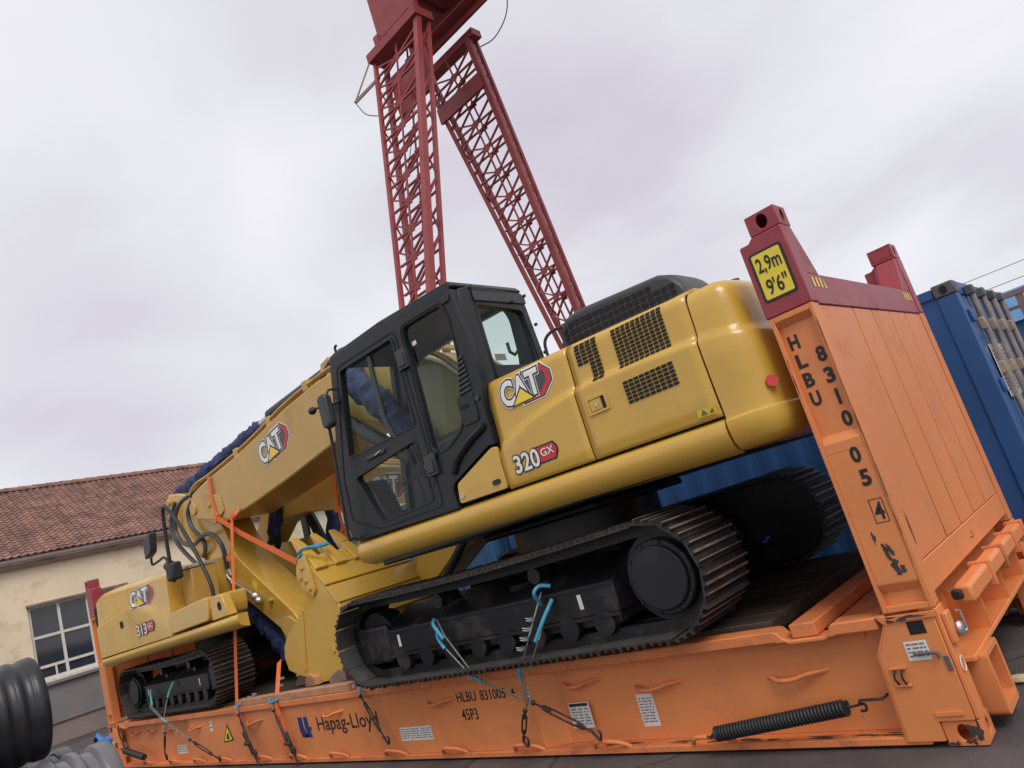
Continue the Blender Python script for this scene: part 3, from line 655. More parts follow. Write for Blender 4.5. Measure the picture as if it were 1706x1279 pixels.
    for y in (.62, 1.22, 1.80):
        b_ = MB(xf0); b_.prism([(-.119, .376), (.05, .376), (.05, .54), (-.119, .60)], 'xz', y, y+.018); b_.build('end_rib', 'orange', rack)
    for ya, yb in ((.19, .46), (RKW-.46, RKW-.19)):
        b_ = MB(xf0); b_.holes(rrect(ya, yb, .06, .37, .03), [rrect(ya+.03, yb-.03, .10, .34, .02)], lambda a, c_, d: (.085-d, a, c_), .16); b_.build('pocket', 'orange', rack, bevel=.006)
        b_ = MB(xf0); b_.box(-.07, -.06, ya+.02, yb-.02, .08, .36); b_.build('pocket_back', 'orange_worn', rack)
    b_ = MB(xf0); b_.box(-.118, .052, .12, RKW-.12, .35, .375); b_.build('end_shelf', 'orange', rack, bevel=.004)
    return hb
hb = end_frame(False); end_frame(True)
emap = lambda a, b_, d: (-.004+d, a, b_)
for ya in (.16, 2.06):
    for k in range(4):
        y = ya+k*.058
        poly_decal([(y, 2.405), (y+.030, 2.405), (y+.030, 2.465), (y, 2.465)] if k < 3 else [(y, 2.405), (y+.035, 2.405), (y, 2.465)], hb, emap, 'signyellow', .002, 'hazard_stripe')

# side rails
def rail(fy):
    xf = mxy(False, fy); L, Rr = -RKL+.30, -.30
    nd = [(-.86, 'd'), (-.55, 'd')]
    # web: stands out in the middle, set back towards both ends
    plan = [(L, .115), (-9.45, .115), (-9.24, .030), (-2.95, .030), (-2.74, .115), (Rr, .115)]
    b_ = MB(xf)
    b_.loft([[(x, y, z) for x, y in plan]+[(x, y+.018, z) for x, y in reversed(plan)] for z in (.052, .584)]); b_.build('side_web', 'orange', rack, smooth=0)
    # top flange with the dip for the cross beam, both ends
    dip = lambda c_: [(c_-.19, .648), (c_-.165, .640), (c_-.135, .605), (c_-.10, .590), (c_+.10, .590), (c_+.135, .605), (c_+.15, .640), (c_+.17, .648)]
    up = [(L, .648)]+dip(-RKL+.70)+dip(-.70)+[(Rr, .648)]
    b_ = MB(xf); b_.loft([[(x, .0, z) for x, z in up]+[(x, .0, z-.064 if z > .62 else z-.026) for x, z in reversed(up)], [(x, .135, z) for x, z in up]+[(x, .135, z-.064 if z > .62 else z-.026) for x, z in reversed(up)]]); b_.build('top_flange', 'orange_worn', rack, bevel=.008)
    b_ = MB(xf); b_.box(L-.05, Rr+.05, -.004, .17, .012, .050); b_.build('bottom_flange', 'orange_worn', rack, bevel=.004)
    for x in (-9.0, -7.45, -6.75, -4.85, -3.15): 
        pass
    # lashing bars: bent round bars welded to the web and to the bottom flange
    def webY(x): return .115 if (x > -2.74 or x < -9.45) else .030
    if True:
        for xc in (-.88, -1.85, -2.50, -4.02, -5.72, -7.40, -9.05, -10.1, -10.75, -11.4):
            y = webY(xc); z = .37 if xc > -1 else (.39 if xc > -2 else .46)
            b_ = MB(xf); b_.tube(spl([(xc-.19, y+.01, z+.005), (xc-.15, y-.02, z+.004), (xc-.10, y-.045, z-.012), (xc, y-.05, z-.008), (xc+.08, y-.042, z+.010), (xc+.19, y+.01, z+.012)], 4), .0135, 8); b_.build('lashing_bar', 'orange_worn', rack)
        for xc in (-1.50, -2.30, -3.10, -3.97, -4.80, -5.75, -6.55, -7.28, -8.30, -9.05, -9.85, -10.8):
            y = .012; b_ = MB(xf); b_.tube(spl([(xc-.15, y, .050), (xc-.12, y-.03, .085), (xc-.07, y-.045, .105), (xc+.05, y-.045, .100), (xc+.11, y-.03, .085), (xc+.16, y, .050)], 4), .0145, 8); b_.build('lashing_bar', 'orange_worn', rack)
rail(False); rail(True)
# deck: longitudinal planks, cross beams and end plates
for k in range(10):
    ya = .15+k*.2138; rnd = random.Random(k)
    for xa, xb in ((-11.40, -8.2), (-8.19, -4.6), (-4.59, -.95)):
        MB().box(xa, xb, ya+.004, ya+.209, .60, .676+rnd.uniform(-.004, .004)).build('plank', 'plank', rack, bevel=.004, seg=1)
for xc in (-.70, -RKL+.70):
    MB().box(xc-.085, xc+.065, .02, RKW-.02, .592, .668).build('cross_beam', 'orange_worn', rack, bevel=.008)
for xa, xb in ((-.62, -.17), (-RKL+.17, -RKL+.62)):
    MB().box(xa, xb, .14, RKW-.14, .55, .60).build('end_deck_plate', 'orange_worn', rack)
for xc in (-3, -6, -9): MB().box(xc-.06, xc+.06, .17, RKW-.17, .06, .59).build('floor_beam', 'orange_worn', rack)

# lettering and stickers, near side
P0 = side(.0); PR = side(.0400); PW = side(.030); PQ = side(.115); PB = side(-.012); PT = side(-.003); PL = side(.004)
def glyphs(txt, xs, zs, m, w_, h_, pf):
    for ch, x, z in zip(txt, xs, zs): lettering(ch, rack, pf, x-w_/2*(.35 if ch == '1' else 1), x+w_/2*(.35 if ch == '1' else 1), z-h_/2, z+h_/2, m, .002, .042)
glyphs('HLBU', [-.181, -.178, -.178, -.180], [2.140, 2.030, 1.920, 1.812], 'ink', .056, .082, PR)
glyphs('8310', [-.066]*4, [2.030, 1.908, 1.785, 1.662], 'ink', .052, .088, PR)
glyphs('05', [-.084, -.079], [1.469, 1.344], 'ink', .052, .088, PL)
lettering('4', rack, PL, -.101, -.053, 1.120, 1.212, 'ink', .002, .02)
fr4 = MB()
for a in ((-.113, -.043, 1.104, 1.108), (-.113, -.043, 1.226, 1.230), (-.113, -.109, 1.1085, 1.2255), (-.047, -.043, 1.1085, 1.2255)): q = [fr4.p(x, .002, z) for x, z in ((a[0], a[2]), (a[1], a[2]), (a[1], a[3]), (a[0], a[3]))]; fr4.f.append(q)
fr4.build('number_frame', 'ink', rack, smooth=0)
sg = poly_decal(rrect(-.232, -.034, 2.392, 2.688, .018), rack, PT, 'ink', .003, 'height_sign')
poly_decal(rrect(-.217, -.049, 2.407, 2.673, .010), sg, PT, 'signyellow', .005, 'sign_field')
lettering('2,9m', sg, PT, -.203, -.063, 2.548, 2.650, 'ink', .007, .018)
lettering("9'6''", sg, PT, -.190, -.065, 2.425, 2.520, 'ink', .007, .018)
lettering('HLBU', rack, PW, -3.800, -3.560, .436, .516, 'ink', .002, .012); lettering('831005', rack, PW, -3.510, -3.215, .434, .512, 'ink', .002, .012)
lettering('4', rack, PW, -3.155, -3.110, .436, .504, 'ink', .002, .01)
lettering('45P3', rack, PW, -3.790, -3.590, .292, .382, 'ink', .002, .012)
lettering('Hapag-Lloyd', rack, PW, -6.070, -4.985, .262, .440, 'ink', .002, .008)
lg = poly_decal([(-6.44, .455), (-6.345, .455), (-6.345, .345), (-6.275, .25), (-6.20, .25), (-6.235, .31), (-6.20, .31), (-6.20, .355), (-6.245, .355), (-6.245, .455), (-6.325, .455), (-6.325, .35), (-6.295, .30), (-6.355, .25), (-6.41, .25), (-6.44, .33)], rack, PW, 'navy', .002, 'emblem')
poly_decal([(-6.335, .455), (-6.328, .455), (-6.328, .35), (-6.335, .345)], lg, PW, 'white', .004, 'emblem_line')
sticker(rack, PB, -.205, -.095, .42, .515, 4)
sticker(rack, PQ, -2.06, -1.925, .135, .345, 9, skew=0); sticker(rack, side(.09), -2.665, -2.47, .158, .335, 7, head=True)
for k in range(3): sticker(rack, PW, -4.69+k*.155, -4.545+k*.155, .16, .275, 5)
sticker(rack, PW, -2.985, -2.955, .38, .50, 3); sticker(rack, PQ, -9.98, -9.66, .13, .24, 3); sticker(rack, PW, -8.62, -8.54, .40, .52, 2)
sticker(rack, side(-.012), -RKL+.08, -RKL+.2, .38, .46, 3)
tr_ = poly_decal([(-8.30, .258), (-8.02, .276), (-8.13, .478)], rack, PW, 'ink', .002, 'warning_triangle'); poly_decal([(-8.265, .275), (-8.06, .288), (-8.14, .44)], tr_, PW, 'signyellow', .004, 'triangle_field')
poly_decal([(-8.20, .295), (-8.12, .298), (-8.13, .36), (-8.17, .36)], tr_, PW, 'ink', .006, 'pictogram')
# panel pad and draw springs
MB().prism(rrect(-1.0, -.42, .52, .579, .03), 'xz', .105, .1146).build('doubler_plate', 'orange', rack)
def spring(p0, p1, r, turns, mt):
    p0, p1 = Vector(p0), Vector(p1); d = (p1-p0); L = d.length; d.normalize(); a = d.orthogonal().normalized(); c_ = d.cross(a)
    path = [p0+d*L*(i/(turns*12))+r*(math.cos(2*math.pi*i/12)*a+math.sin(2*math.pi*i/12)*c_) for i in range(turns*12+1)]
    k = MB(); k.tube(path, L/turns*.46, 6); sp = k.build('draw_spring', mt, rack)
    k = MB(); k.cyl(p0, p1, r*.9, 12); k.build('spring_core', 'dark', sp)
    k = MB(); e_ = p1+d*.10; k.tube(spl([p1, p1+d*.05, e_, e_+Vector((.0, 0, -.03)), e_+Vector((-.03, 0, -.035))], 5), .008, 6)
    k.build('spring_eye', 'rustchain', sp); k = MB(); k.tube(spl([e_+Vector((-.02, -.01, -.0)), e_+Vector((-.01, -.012, .022)), e_+Vector((.03, -.01, .022)), e_+Vector((.10, .0, .02)), e_+Vector((.11, .06, .02))], 5), .008, 6)
    k.build('spring_hook', 'rustchain', sp); k = MB(); k.tube(spl([p0, p0-d*.03, p0-d*.05+Vector((0, 0, -.012)), p0-d*.07], 4), .008, 6); k.build('spring_hook', 'rustchain', sp)
spring((-1.42, -.055, .128), (-.60, -.035, .225), .036, 40, 'rubber')
spring((-10.75, -.06, .17), (-11.55, -.04, .27), .034, 40, 'rubber')
k = MB(); k.tube([(-.47+.08*math.cos(a), -.02, .20+.075*math.sin(a)) for a in [R(200+j*12) for j in range(17)]], .0018, 4); k.build('safety_wire', 'rope', rack)
k = MB(); k.tube(spl([(-11.78, .0, .64), (-11.70, -.03, .5), (-11.62, -.03, .4), (-11.6, -.02, .28)], 4), .012, 6); k.build('release_lever', 'rustchain', rack)

# scuffs and bare patches: worn through paint where things knock against it
def scuff(cx, cz, w_, h_, pf, seed, n=5, lean=0.0):
    rnd = random.Random(seed)
    for k in range(n):
        x, z = cx+rnd.uniform(-w_, w_), cz+rnd.uniform(-h_, h_); a, c_ = rnd.uniform(.15, .5)*w_, rnd.uniform(.2, .8)*h_; ph = rnd.uniform(0, 6)
        pts = [(x+a*math.cos(t_)*(1+.35*math.sin(3*t_+ph)+rnd.uniform(-.25, .25))+lean*c_*math.sin(t_), z+c_*math.sin(t_)*(1+rnd.uniform(-.3, .3))) for t_ in [2*math.pi*j/14 for j in range(14)]]
        poly_decal(pts, rack, pf, 'scuff', .0012+.0002*k, 'scuff_mark')
scuff(-.10, .93, .03, .07, PL, 1, 7, -.3); scuff(-.12, .86, .05, .02, PL, 2, 4); scuff(-.15, 1.02, .02, .05, PL, 12, 3)
scuff(-.04, .06, .03, .045, P0, 3, 7); scuff(-.12, .02, .05, .015, P0, 4, 4); scuff(-.15, .632, .08, .01, side(-.022), 5, 6)
scuff(-.24, 1.95, .004, .12, P0, 6, 4); scuff(-.012, 1.3, .004, .3, P0, 7, 7); scuff(-.012, 1.9, .004, .25, P0, 8, 6)
for k in range(14): rr = random.Random(60+k); scuff(rr.uniform(-11, -.4), rr.uniform(.10, .55), .02, .012, PQ if (k % 2) else PW, 70+k, 2) if False else None
em2 = lambda a, b_, d: (-.010+d, a, b_)
scuff(.14, 1.0, .012, .10, em2, 21, 4); scuff(1.2, .78, .05, .015, em2, 22, 3); scuff(.71, .90, .01, .03, lambda a, b_, d: (-.012+d, a, b_), 23, 3)
bf = lambda a, b_, d: (a, b_, .050+d)
for k in range(5): scuff(-.55-.42*k, .05, .16, .02, bf, 30+k, 4)
# weld beads along plate edges
for x0_, z0_, x1_, z1_ in ((-.345, .46, -.362, .03), (-.262, .60, -.345, .46)): MB().tube([(x0_-.004, -.006, z0_), (x1_-.004, -.006, z1_)], .006, 5).build('weld_bead', 'orange_worn', rack)

# ================================================================== crawler undercarriage, shared by both machines
def shoe_mesh(pitch, width, k=1.0):
    b_ = MB(); h = pitch/2
    prof = [(-h*.98, 0), (-h*.98, .012*k), (-h*.80, .012*k), (-h*.72, .040*k), (-h*.60, .040*k), (-h*.50, .012*k), (-.014*k, .012*k), (-.008*k, .032*k), (.008*k, .032*k), (.014*k, .012*k), (h*.52, .012*k), (h*.60, .030*k), (h*.70, .030*k), (h*.80, .010*k), (h*.985, .006*k), (h*.985, 0)]
    b_.loft([[(x, y, z) for x, z in prof] for y in (-width/2, width/2)])
    me = b_.mesh('track_shoe', smooth=0); me.materials.append(M['shoe']); me.materials.append(M['grouser']); me.materials.append(M['shoe_in'])
    for p in me.polygons:
        if p.normal.z < -.9: p.material_index = 2
        elif p.center.z > .036*k or (p.center.z > .029*k and abs(p.normal.z) > .8): p.material_index = 1
    return me
def track_path(ur, uf, wr, wf, rr, rf, n, sag):
    """evenly spaced (u, w, angle) round a track: top run, rear wheel, bottom run, front wheel"""
    pts = []
    for i in range(41): t_ = i/40; pts.append((uf+(ur-uf)*t_, (wf+rf)*(1-t_)+(wr+rr)*t_-sag*math.sin(math.pi*t_)))
    for i in range(1, 40): a = math.pi/2-math.pi*i/40; pts.append((ur+rr*math.cos(a), wr+rr*math.sin(a)))
    for i in range(41): t_ = i/40; pts.append((ur+(uf-ur)*t_, (wr-rr)*(1-t_)+(wf-rf)*t_))
    for i in range(1, 40): a = -math.pi/2-math.pi*i/40; pts.append((uf+rf*math.cos(a), wf+rf*math.sin(a)))
    seg = []; L = 0
    for i in range(len(pts)): q0, q1 = pts[i], pts[(i+1) % len(pts)]; l = math.hypot(q1[0]-q0[0], q1[1]-q0[1]); seg.append((L, l, q0, q1)); L += l
    o = []
    for k in range(n):
        s_ = L*(k+.4)/n
        for s0, l, q0, q1 in seg:
            if s0 <= s_ < s0+l:
                t_ = (s_-s0)/l; u = q0[0]+(q1[0]-q0[0])*t_; w_ = q0[1]+(q1[1]-q0[1])*t_
                o.append((u, w_, math.atan2(-(q1[1]-q0[1]), q1[0]-q0[0]))); break
    return o, L/n, pts
def undercarriage(T, ur, uf, wc, r, v0, v1, n, near, k=1.0, drive='rear'):
    """one crawler: shoes, link chain, frame, rollers, idler and final drive. v0..v1 is its width, near = outer face at v0"""
    path, pitch, pts = track_path(ur, uf, wc, wc, r-.042*k, r-.042*k, n, .03*k)
    me = shoe_mesh(pitch, v1-v0, k); vm = (v0+v1)/2; sg = 1 if near else -1; vo = v0 if near else v1    # vo outer face, sg inward
    for u, w_, a in path: inst('track_shoe', me, T, Matrix.Translation((u, vm, w_)) @ Matrix.Rotation(a, 4, 'Y'))
    ch = MB(); c1 = [(u, w_) for u, w_ in pts[::2]]; cu, cw = (ur+uf)/2, wc
    for va, vb in ((vm-.11*k, vm-.05*k), (vm+.05*k, vm+.11*k)):
        inn = []
        for u, w_ in c1:
            if uf < u < ur: inn.append((u, w_+(.075*k if w_ < wc else -.075*k)))
            else: ce = ur if u >= ur else uf; d = math.hypot(u-ce, w_-wc); f_ = (d-.075*k)/d; inn.append((ce+(u-ce)*f_, wc+(w_-wc)*f_))
        b0 = len(ch.v); m_ = len(c1)
        for v in (va, vb):
            for loop in (c1, inn):
                for u, w_ in loop: ch.p(u, v, w_)
        for i in range(m_):
            j = (i+1) % m_; A, B, Cc, D = b0, b0+m_, b0+2*m_, b0+3*m_
            ch.f += [[A+i, A+j, B+j, B+i], [Cc+i, D+i, D+j, Cc+j], [B+i, B+j, D+j, D+i]]
    ch.build('link_chain', 'trackblack', T)
    vf = vo+sg*.15*k            # outer face of the roller frame
    fu0, fu1 = (uf+.195*k, ur-.385*k) if drive == 'rear' else (uf+.385*k, ur-.195*k)
    zb, zt, zp = wc-.16*k, wc+.045*k, wc+.20*k
    f_ = MB(); f_.prism([(vf, zb), (vf, zt), (vf+sg*.30*k, zp), (vf+sg*.40*k, zp), (vf+sg*.40*k, zb)], 'yz', fu0, fu1); fr_ = f_.build('track_frame', 'trackblack', T, bevel=.012*k)
    f_ = MB(); f_.box(fu0-.004, fu1+.004, min(vf, vf-sg*.016), max(vf, vf-sg*.016), zb-.018*k, zb+.004); f_.build('frame_lip', 'trackblack', fr_)
    f_ = MB(); f_.box(fu0-.002, fu1+.002, min(vf-sg*.004, vf-sg*.012), max(vf-sg*.004, vf-sg*.012), zt-.014*k, zt); f_.build('frame_rib', 'black', fr_)
    for x in (fu0+.30*(fu1-fu0), fu0+.62*(fu1-fu0)):
        vv = vf+sg*.17*k; zz = zt+(zp-zt)*.55
        s_ = MB(); s_.prism([(x-.10*k, vv-.03*k), (x-.04*k, vv-.05*k), (x+.12*k, vv+.03*k), (x+.08*k, vv+.05*k)], 'xy', zz-.02*k, zz+.022*k); s_.build('frame_slot', 'dark', fr_)
    # idler side guard, idler and final drive
    ui, ud = (uf, ur) if drive == 'rear' else (ur, uf)
    gsn = 1 if drive == 'rear' else -1
    g_ = MB(); a0, a1 = sorted((ui-gsn*.25*k, ui+gsn*.185*k)); va, vb = sorted((vf+sg*.01, vf+sg*.40*k)); g_.box(a0, a1, va, vb, wc-.22*k, wc+.11*k); g_.build('idler_guard', 'trackblack', T, bevel=.03*k)
    i_ = MB(); i_.cyl((ui, vm-.09*k, wc), (ui, vm+.09*k, wc), r-.17*k, 28); i_.build('idler', 'trackblack', T)
    d_ = MB(); d_.cyl((ud, vf-sg*.02, wc), (ud, vf+sg*.22*k, wc), .240*k, 32); d_.cyl((ud, vf-sg*.045, wc), (ud, vf-sg*.021, wc), .205*k, 32); fd = d_.build('final_drive', 'black', T, bevel=.012*k)
    for j in range(10): a_ = 2*math.pi*j/10; MB().cyl((ud+.222*k*math.cos(a_), vf-sg*.020, wc+.222*k*math.sin(a_)), (ud+.222*k*math.cos(a_), vf-sg*.030, wc+.222*k*math.sin(a_)), .010*k, 6).build('hub_bolt', 'trackblack', fd)
    s_ = MB(); nt_ = 42; tp = [((r-.13*k+(.035*k if (j // 1) % 2 else 0))*math.cos(2*math.pi*j/nt_)+ud, (r-.13*k+(.035*k if j % 2 else 0))*math.sin(2*math.pi*j/nt_)+wc) for j in range(nt_)]
    s_.prism(tp, 'xz', vm-.03*k, vm+.03*k); s_.build('sprocket', 'trackblack', T)
    h_ = MB(); h_.cyl((ud, vf+sg*.06, wc), (ud, vf+sg*.075, wc), r-.10*k, 32); h_.build('drive_shroud', 'trackblack', T)
    g2 = MB(); a_, c_ = sorted((vf+sg*.035, vf+sg*.36*k)); g2.box(fu0+.04, fu1-.04, a_, c_, zb-.075*k, zb-.004); g2.build('roller_guard', 'trackblack', T, bevel=.008)
    for x in [fu0+(fu1-fu0)*(i+.5)/8 for i in range(8)]:
        rl = MB(); zc = wc-r+.175*k; va, vb = vm-.16*k, vm+.16*k
        rl.cyl((x, va, zc), (x, vm-.04*k, zc), .085*k, 14); rl.cyl((x, vm-.04*k, zc), (x, vm+.04*k, zc), .06*k, 14); rl.cyl((x, vm+.04*k, zc), (x, vb, zc), .085*k, 14); rl.box(x-.07*k, x+.07*k, vf+sg*.03-.02 if near else vf-.05, vf+sg*.03+.02 if near else vf-.01, zc-.02*k, zb-.02*k)
        ro = rl.build('roller', 'trackblack', T)
        bt = MB()
        for du in (-.045*k, .045*k): bt.cyl((x+du, vf+sg*.008, zc+.045*k), (x+du, vf-sg*.010, zc+.045*k), .010*k, 6)
        bt.build('bolt', 'steel', ro)
    for x in (fu0+(fu1-fu0)*.28, fu0+(fu1-fu0)*.72):
        c_ = MB(); c_.cyl((x, vm-.10*k, wc+r-.20*k), (x, vm+.12*k, wc+r-.20*k), .06*k, 12); c_.box(x-.05*k, x+.05*k, vm-.02, vm+.03, wc+.10*k, wc+r-.22*k); c_.build('carrier_roller', 'trackblack', T)
    if not near:
        inp = [(ur+(r-.07*k)*math.cos(a), wc+(r-.07*k)*math.sin(a)) for a in [R(-90+15*j) for j in range(13)]]+[(uf+(r-.07*k)*math.cos(a), wc+(r-.07*k)*math.sin(a)) for a in [R(90+15*j) for j in range(13)]]
        hl = [[(ur-.75*k, wc+.14*k), (ur-.42*k, wc+.20*k), (ur-.60*k, wc+.08*k)], [(ur-.30*k, wc-.12*k), (ur-.16*k, wc-.12*k), (ur-.24*k, wc-.18*k)]]
        MB().holes(inp, hl, lambda a, c_, d: (a, v0+.10*k+d, c_), .02).build('inner_guard_plate', 'trackblack', T)
    if near:
        for x in (fu0+(fu1-fu0)*.055, fu0+(fu1-fu0)*.87): poly_decal([(x, wc-.10*k), (x+.035*k, wc-.10*k), (x+.035*k, wc+.0*k), (x, wc+.0*k)], fr_, lambda a, c_, d: (a, vf-d, c_), 'white', .003, 'frame_label')

# ================================================================== the big excavator
TH = R(1.5); PVT = Vector((-1.0, -.1, 0))
def l2w(q):
    a, b_ = q[0]+1.0, q[1]; return Vector((-1.0+math.cos(TH)*a-math.sin(TH)*b_, -.1+math.sin(TH)*a+math.cos(TH)*b_, q[2]))
OC = Vector((-2.85, 1.32, .687))
EX = thing('crawler_excavator', 'large yellow crawler excavator with black cab, nearest the camera on the flat rack', 'excavator', l2w(OC), TH, OC)
undercarriage(EX, -1.465, -4.555, 1.077, .39, -.05, .55, 46, True)
undercarriage(EX, -1.465, -4.555, 1.077, .39, 2.09, 2.69, 46, False)
b_ = MB(); b_.prism([(-3.9, 1.0), (-1.9, 1.0), (-2.1, 1.36), (-3.7, 1.36)], 'xz', .62, 2.02); b_.build('carbody', 'trackblack', EX, bevel=.02)
for u in (-3.55, -2.05):
    for va, vb in ((.40, .63), (2.01, 2.24)): MB().prism([(u-.28, .98), (u+.28, .98), (u+.20, 1.22), (u-.20, 1.22)], 'xz', va, vb).build('carbody_arm', 'trackblack', EX, bevel=.02)
MB().cyl((-2.80, 1.32, 1.36), (-2.80, 1.32, 1.60), .66, 40).build('swing_bearing', 'trackblack', EX)
MB().box(-4.15, -.72, .09, 2.55, 1.668, 1.720).build('deck_underside', 'black', EX, bevel=.015)
MB().box(-3.4, -2.15, .6, 2.0, 1.602, 1.66).build('belly_guard', 'trackblack', EX, bevel=.02)

# ---- house: skirt, side panels, counterweight
def ip(x, xs, ys):
    if x <= xs[0]: return ys[0]
    for a, c_, p, q in zip(xs, xs[1:], ys, ys[1:]):
        if x <= c_: t_ = (x-a)/(c_-a); return p+(q-p)*t_
    return ys[-1]
def sst(t_): t_ = max(0, min(1, t_)); return t_*t_*(3-2*t_)
def wcr(u): return ip(u, [-2.42, -2.25, -2.0, -1.75, -1.5, -1.0, -.65, -.3, .3], [2.205, 2.27, 2.325, 2.365, 2.388, 2.372, 2.346, 2.30, 2.26])
def wtop(u): return 2.730-.034*(u+2.3)
def inset(u, w_):
    """depth of the side panel behind v = 0: a soft shoulder at the crease, leaning in above it, rounded to the top"""
    c_ = wcr(u); v = .040*sst((w_-c_+.014)/.05)+max(0, w_-c_)*.05+.012*sst((1.96-w_)/.06)
    t_ = wtop(u); d = (w_-(t_-.075))/.075
    if d > 0: v += .075*(1-math.sqrt(max(0, 1-min(1, d)**2)))
    return v
def seamw(u): return 1.872-.0145*(u+.66)
wl = lambda u, lo: [lo+(wtop(u)-lo)*x for x in [0, .03, .07, .12, .2, .3, .40, .45, .48, .50, .52, .54, .56, .58, .60, .62, .64, .66, .70, .76, .80, .84, .87, .90, .925, .95, .97, .985, .995, 1]]
def panel(name, u0, u1, vside):
    n = 14; us = [u0+(u1-u0)*i/n for i in range(n+1)]; b_ = MB()
    sgn = (lambda v: v) if vside == 0 else (lambda v: 2.64-v)
    ix = [[b_.p(u, sgn(inset(u, w_)), w_) for w_ in wl(u, seamw(u)+.012)]+[b_.p(u, sgn(inset(u, wtop(u))+.10), wtop(u)+.012)] for u in us]
    for i in range(n):
        for j in range(len(ix[0])-1): b_.f.append([ix[i][j], ix[i+1][j], ix[i+1][j+1], ix[i][j+1]])
    o = b_.build(name, 'yellow', EX, smooth=45)
    md = o.modifiers.new('solid', 'SOLIDIFY'); md.thickness = .02; md.offset = -1 if vside == 0 else -1
    return o
PF = lambda a, b_, d: (a, inset(a, b_)-d-.002, b_)
front_panel = panel('side_panel', -2.395, -1.612, 0); door_panel = panel('engine_door', -1.598, -.668, 0)
panel('side_panel', -2.395, -1.612, 1); panel('engine_door', -1.598, -.668, 1)
MB().prism([(.06, 1.75), (.06, 2.3), (.12, 2.3), (.20, 2.60), (.30, 2.66), (2.34, 2.66), (2.44, 2.60), (2.52, 2.3), (2.58, 2.3), (2.58, 1.75)], 'yz', -2.375, -.66).build('engine_bay', 'dark', EX)
b_ = MB(); b_.prism([(.20, 2.715), (2.44, 2.715), (2.44, 2.68), (.20, 2.68)], 'yz', -2.39, -1.5); b_.prism([(.20, 2.70), (2.44, 2.70), (2.44, 2.66), (.20, 2.66)], 'yz', -1.499, -.65); b_.build('hood_deck', 'yellow', EX)
# skirt tube under the panels
sk_prof = [(.13, .00), (.035, .035), (.004, .085), (-.006, .135), (.0, .18), (.018, .208), (.05, .222), (.13, .224)]
def skirt(vside):
    b_ = MB(); us = [-4.385, -4.36, -4.30, -3.6, -2.8, -2.0, -1.2, -.672]; sc = [.72, .9, 1, 1, 1, 1, 1, 1]; rings = []
    for u, s_ in zip(us, sc):
        base = 1.652-.0145*(u+.66)+(1-s_)*.11
        rings.append([(u, (q[0]+(1-s_)*.1) if vside == 0 else 2.64-q[0]-(1-s_)*.1, base+q[1]*s_) for q in sk_prof])
    b_.loft(rings); return b_.build('skirt', 'yellow', EX, smooth=50)
skirt(0); skirt(1)
# counterweight: profile swept round the tail
def tail(s_):
    """plan of the tail: s 0..1 from the near side round the rear to the far side"""
    pl = [(-.655, 0), (-.56, .0), (-.47, .012), (-.40, .05), (-.345, .14), (-.315, .30), (-.30, .55), (-.285, .9), (-.28, 1.32)]
    pl = pl+[(u, 2.64-v) for u, v in reversed(pl[:-1])]; return pl
pl = tail(0); rings = []
for i, (u, v) in enumerate(pl):
    a = Vector(pl[max(0, i-1)]); c_ = Vector(pl[min(len(pl)-1, i+1)]); d = (c_-a).normalized(); nn_ = Vector((-d.y, d.x))    # inward
    ring = []; cz = wcr(u); tz = wtop(-.5)
    for w_, ins in ((1.662, .16), (1.672, .06), (1.72, .012), (1.80, -.010), (1.848, -.008), (1.862, .010), (1.90, .012), (2.05, .004), (2.20, .0), (cz-.02, .001), (cz+.004, .010), (cz+.03, .030), (cz+.06, .036), (2.48, .042), (tz-.09, .050), (tz-.05, .066), (tz-.018, .10), (tz, .17), (tz+.006, .34)): ring.append((u+nn_.x*ins, v+nn_.y*ins, w_))
    rings.append(ring)
b_ = MB(); b_.loft(rings, closed=False, cap=False)
n_ = len(rings[0]); idx = [k*n_+n_-1 for k in range(len(rings))]; b_.f.append(idx); b_.f.append([k*n_ for k in range(len(rings))][::-1]); b_.f.append(list(range(n_))+[]); b_.f.append([(len(rings)-1)*n_+j for j in range(n_)][::-1])
cw = b_.build('counterweight', 'yellow', EX, smooth=40)
b_ = MB(); b_.cyl((-.360, .094, 1.985), (-.352, .080, 1.985), .034, 20); b_.build('reflector', 'reflector', cw)
# lower front panel beside the cab
YP = rpoly([(-2.925, 1.935), (-2.408, 1.925), (-2.412, 2.24), (-2.46, 2.245), (-2.90, 2.085)], .03)
b_ = MB(); b_.prism(YP, 'xz', -.004, .03); fp = b_.build('toolbox_panel', 'yellow', EX, bevel=.004)
b_ = MB(); b_.cyl((-2.87, -.003, 1.985), (-2.87, -.014, 1.985), .016, 12); b_.build('bolt', 'steel', fp)
b_ = MB(); b_.prism(rrect(-2.535, -2.455, 1.975, 2.012, .018), 'xz', -.012, -.003); b_.build('pull_handle', 'rubber', fp)
# grilles: dark opening with a mesh of yellow bars
def grille(cells, cu, cw_):
    """cells: list of (u0,u1,w0,w1) blocks of square holes"""
    root = None
    for u0, u1, w0, w1 in cells:
        nu, nw = max(1, round((u1-u0)/cu)), max(1, round((w1-w0)/cw_)); du, dw = (u1-u0)/nu, (w1-w0)/nw
        b_ = MB()
        for i in range(nu):
            for j in range(nw):
                a, c_ = u0+i*du, w0+j*dw; g_ = .0032
                q = [b_.p(PF(x, y, .0035)) for x, y in ((a+g_, c_+g_), (a+du-g_, c_+g_), (a+du-g_, c_+dw-g_), (a+g_, c_+dw-g_))]; b_.f.append(q)
        o = b_.build('vent_grille', 'dark', door_panel, smooth=0)
grille([(-1.535, -1.345, 2.520, 2.672), (-1.440, -1.345, 2.382, 2.519)], .047, .0275)
grille([(-1.225, -.835, 2.388, 2.658)], .040, .0245); grille([(-1.225, -.848, 2.150, 2.302)], .040, .0255)
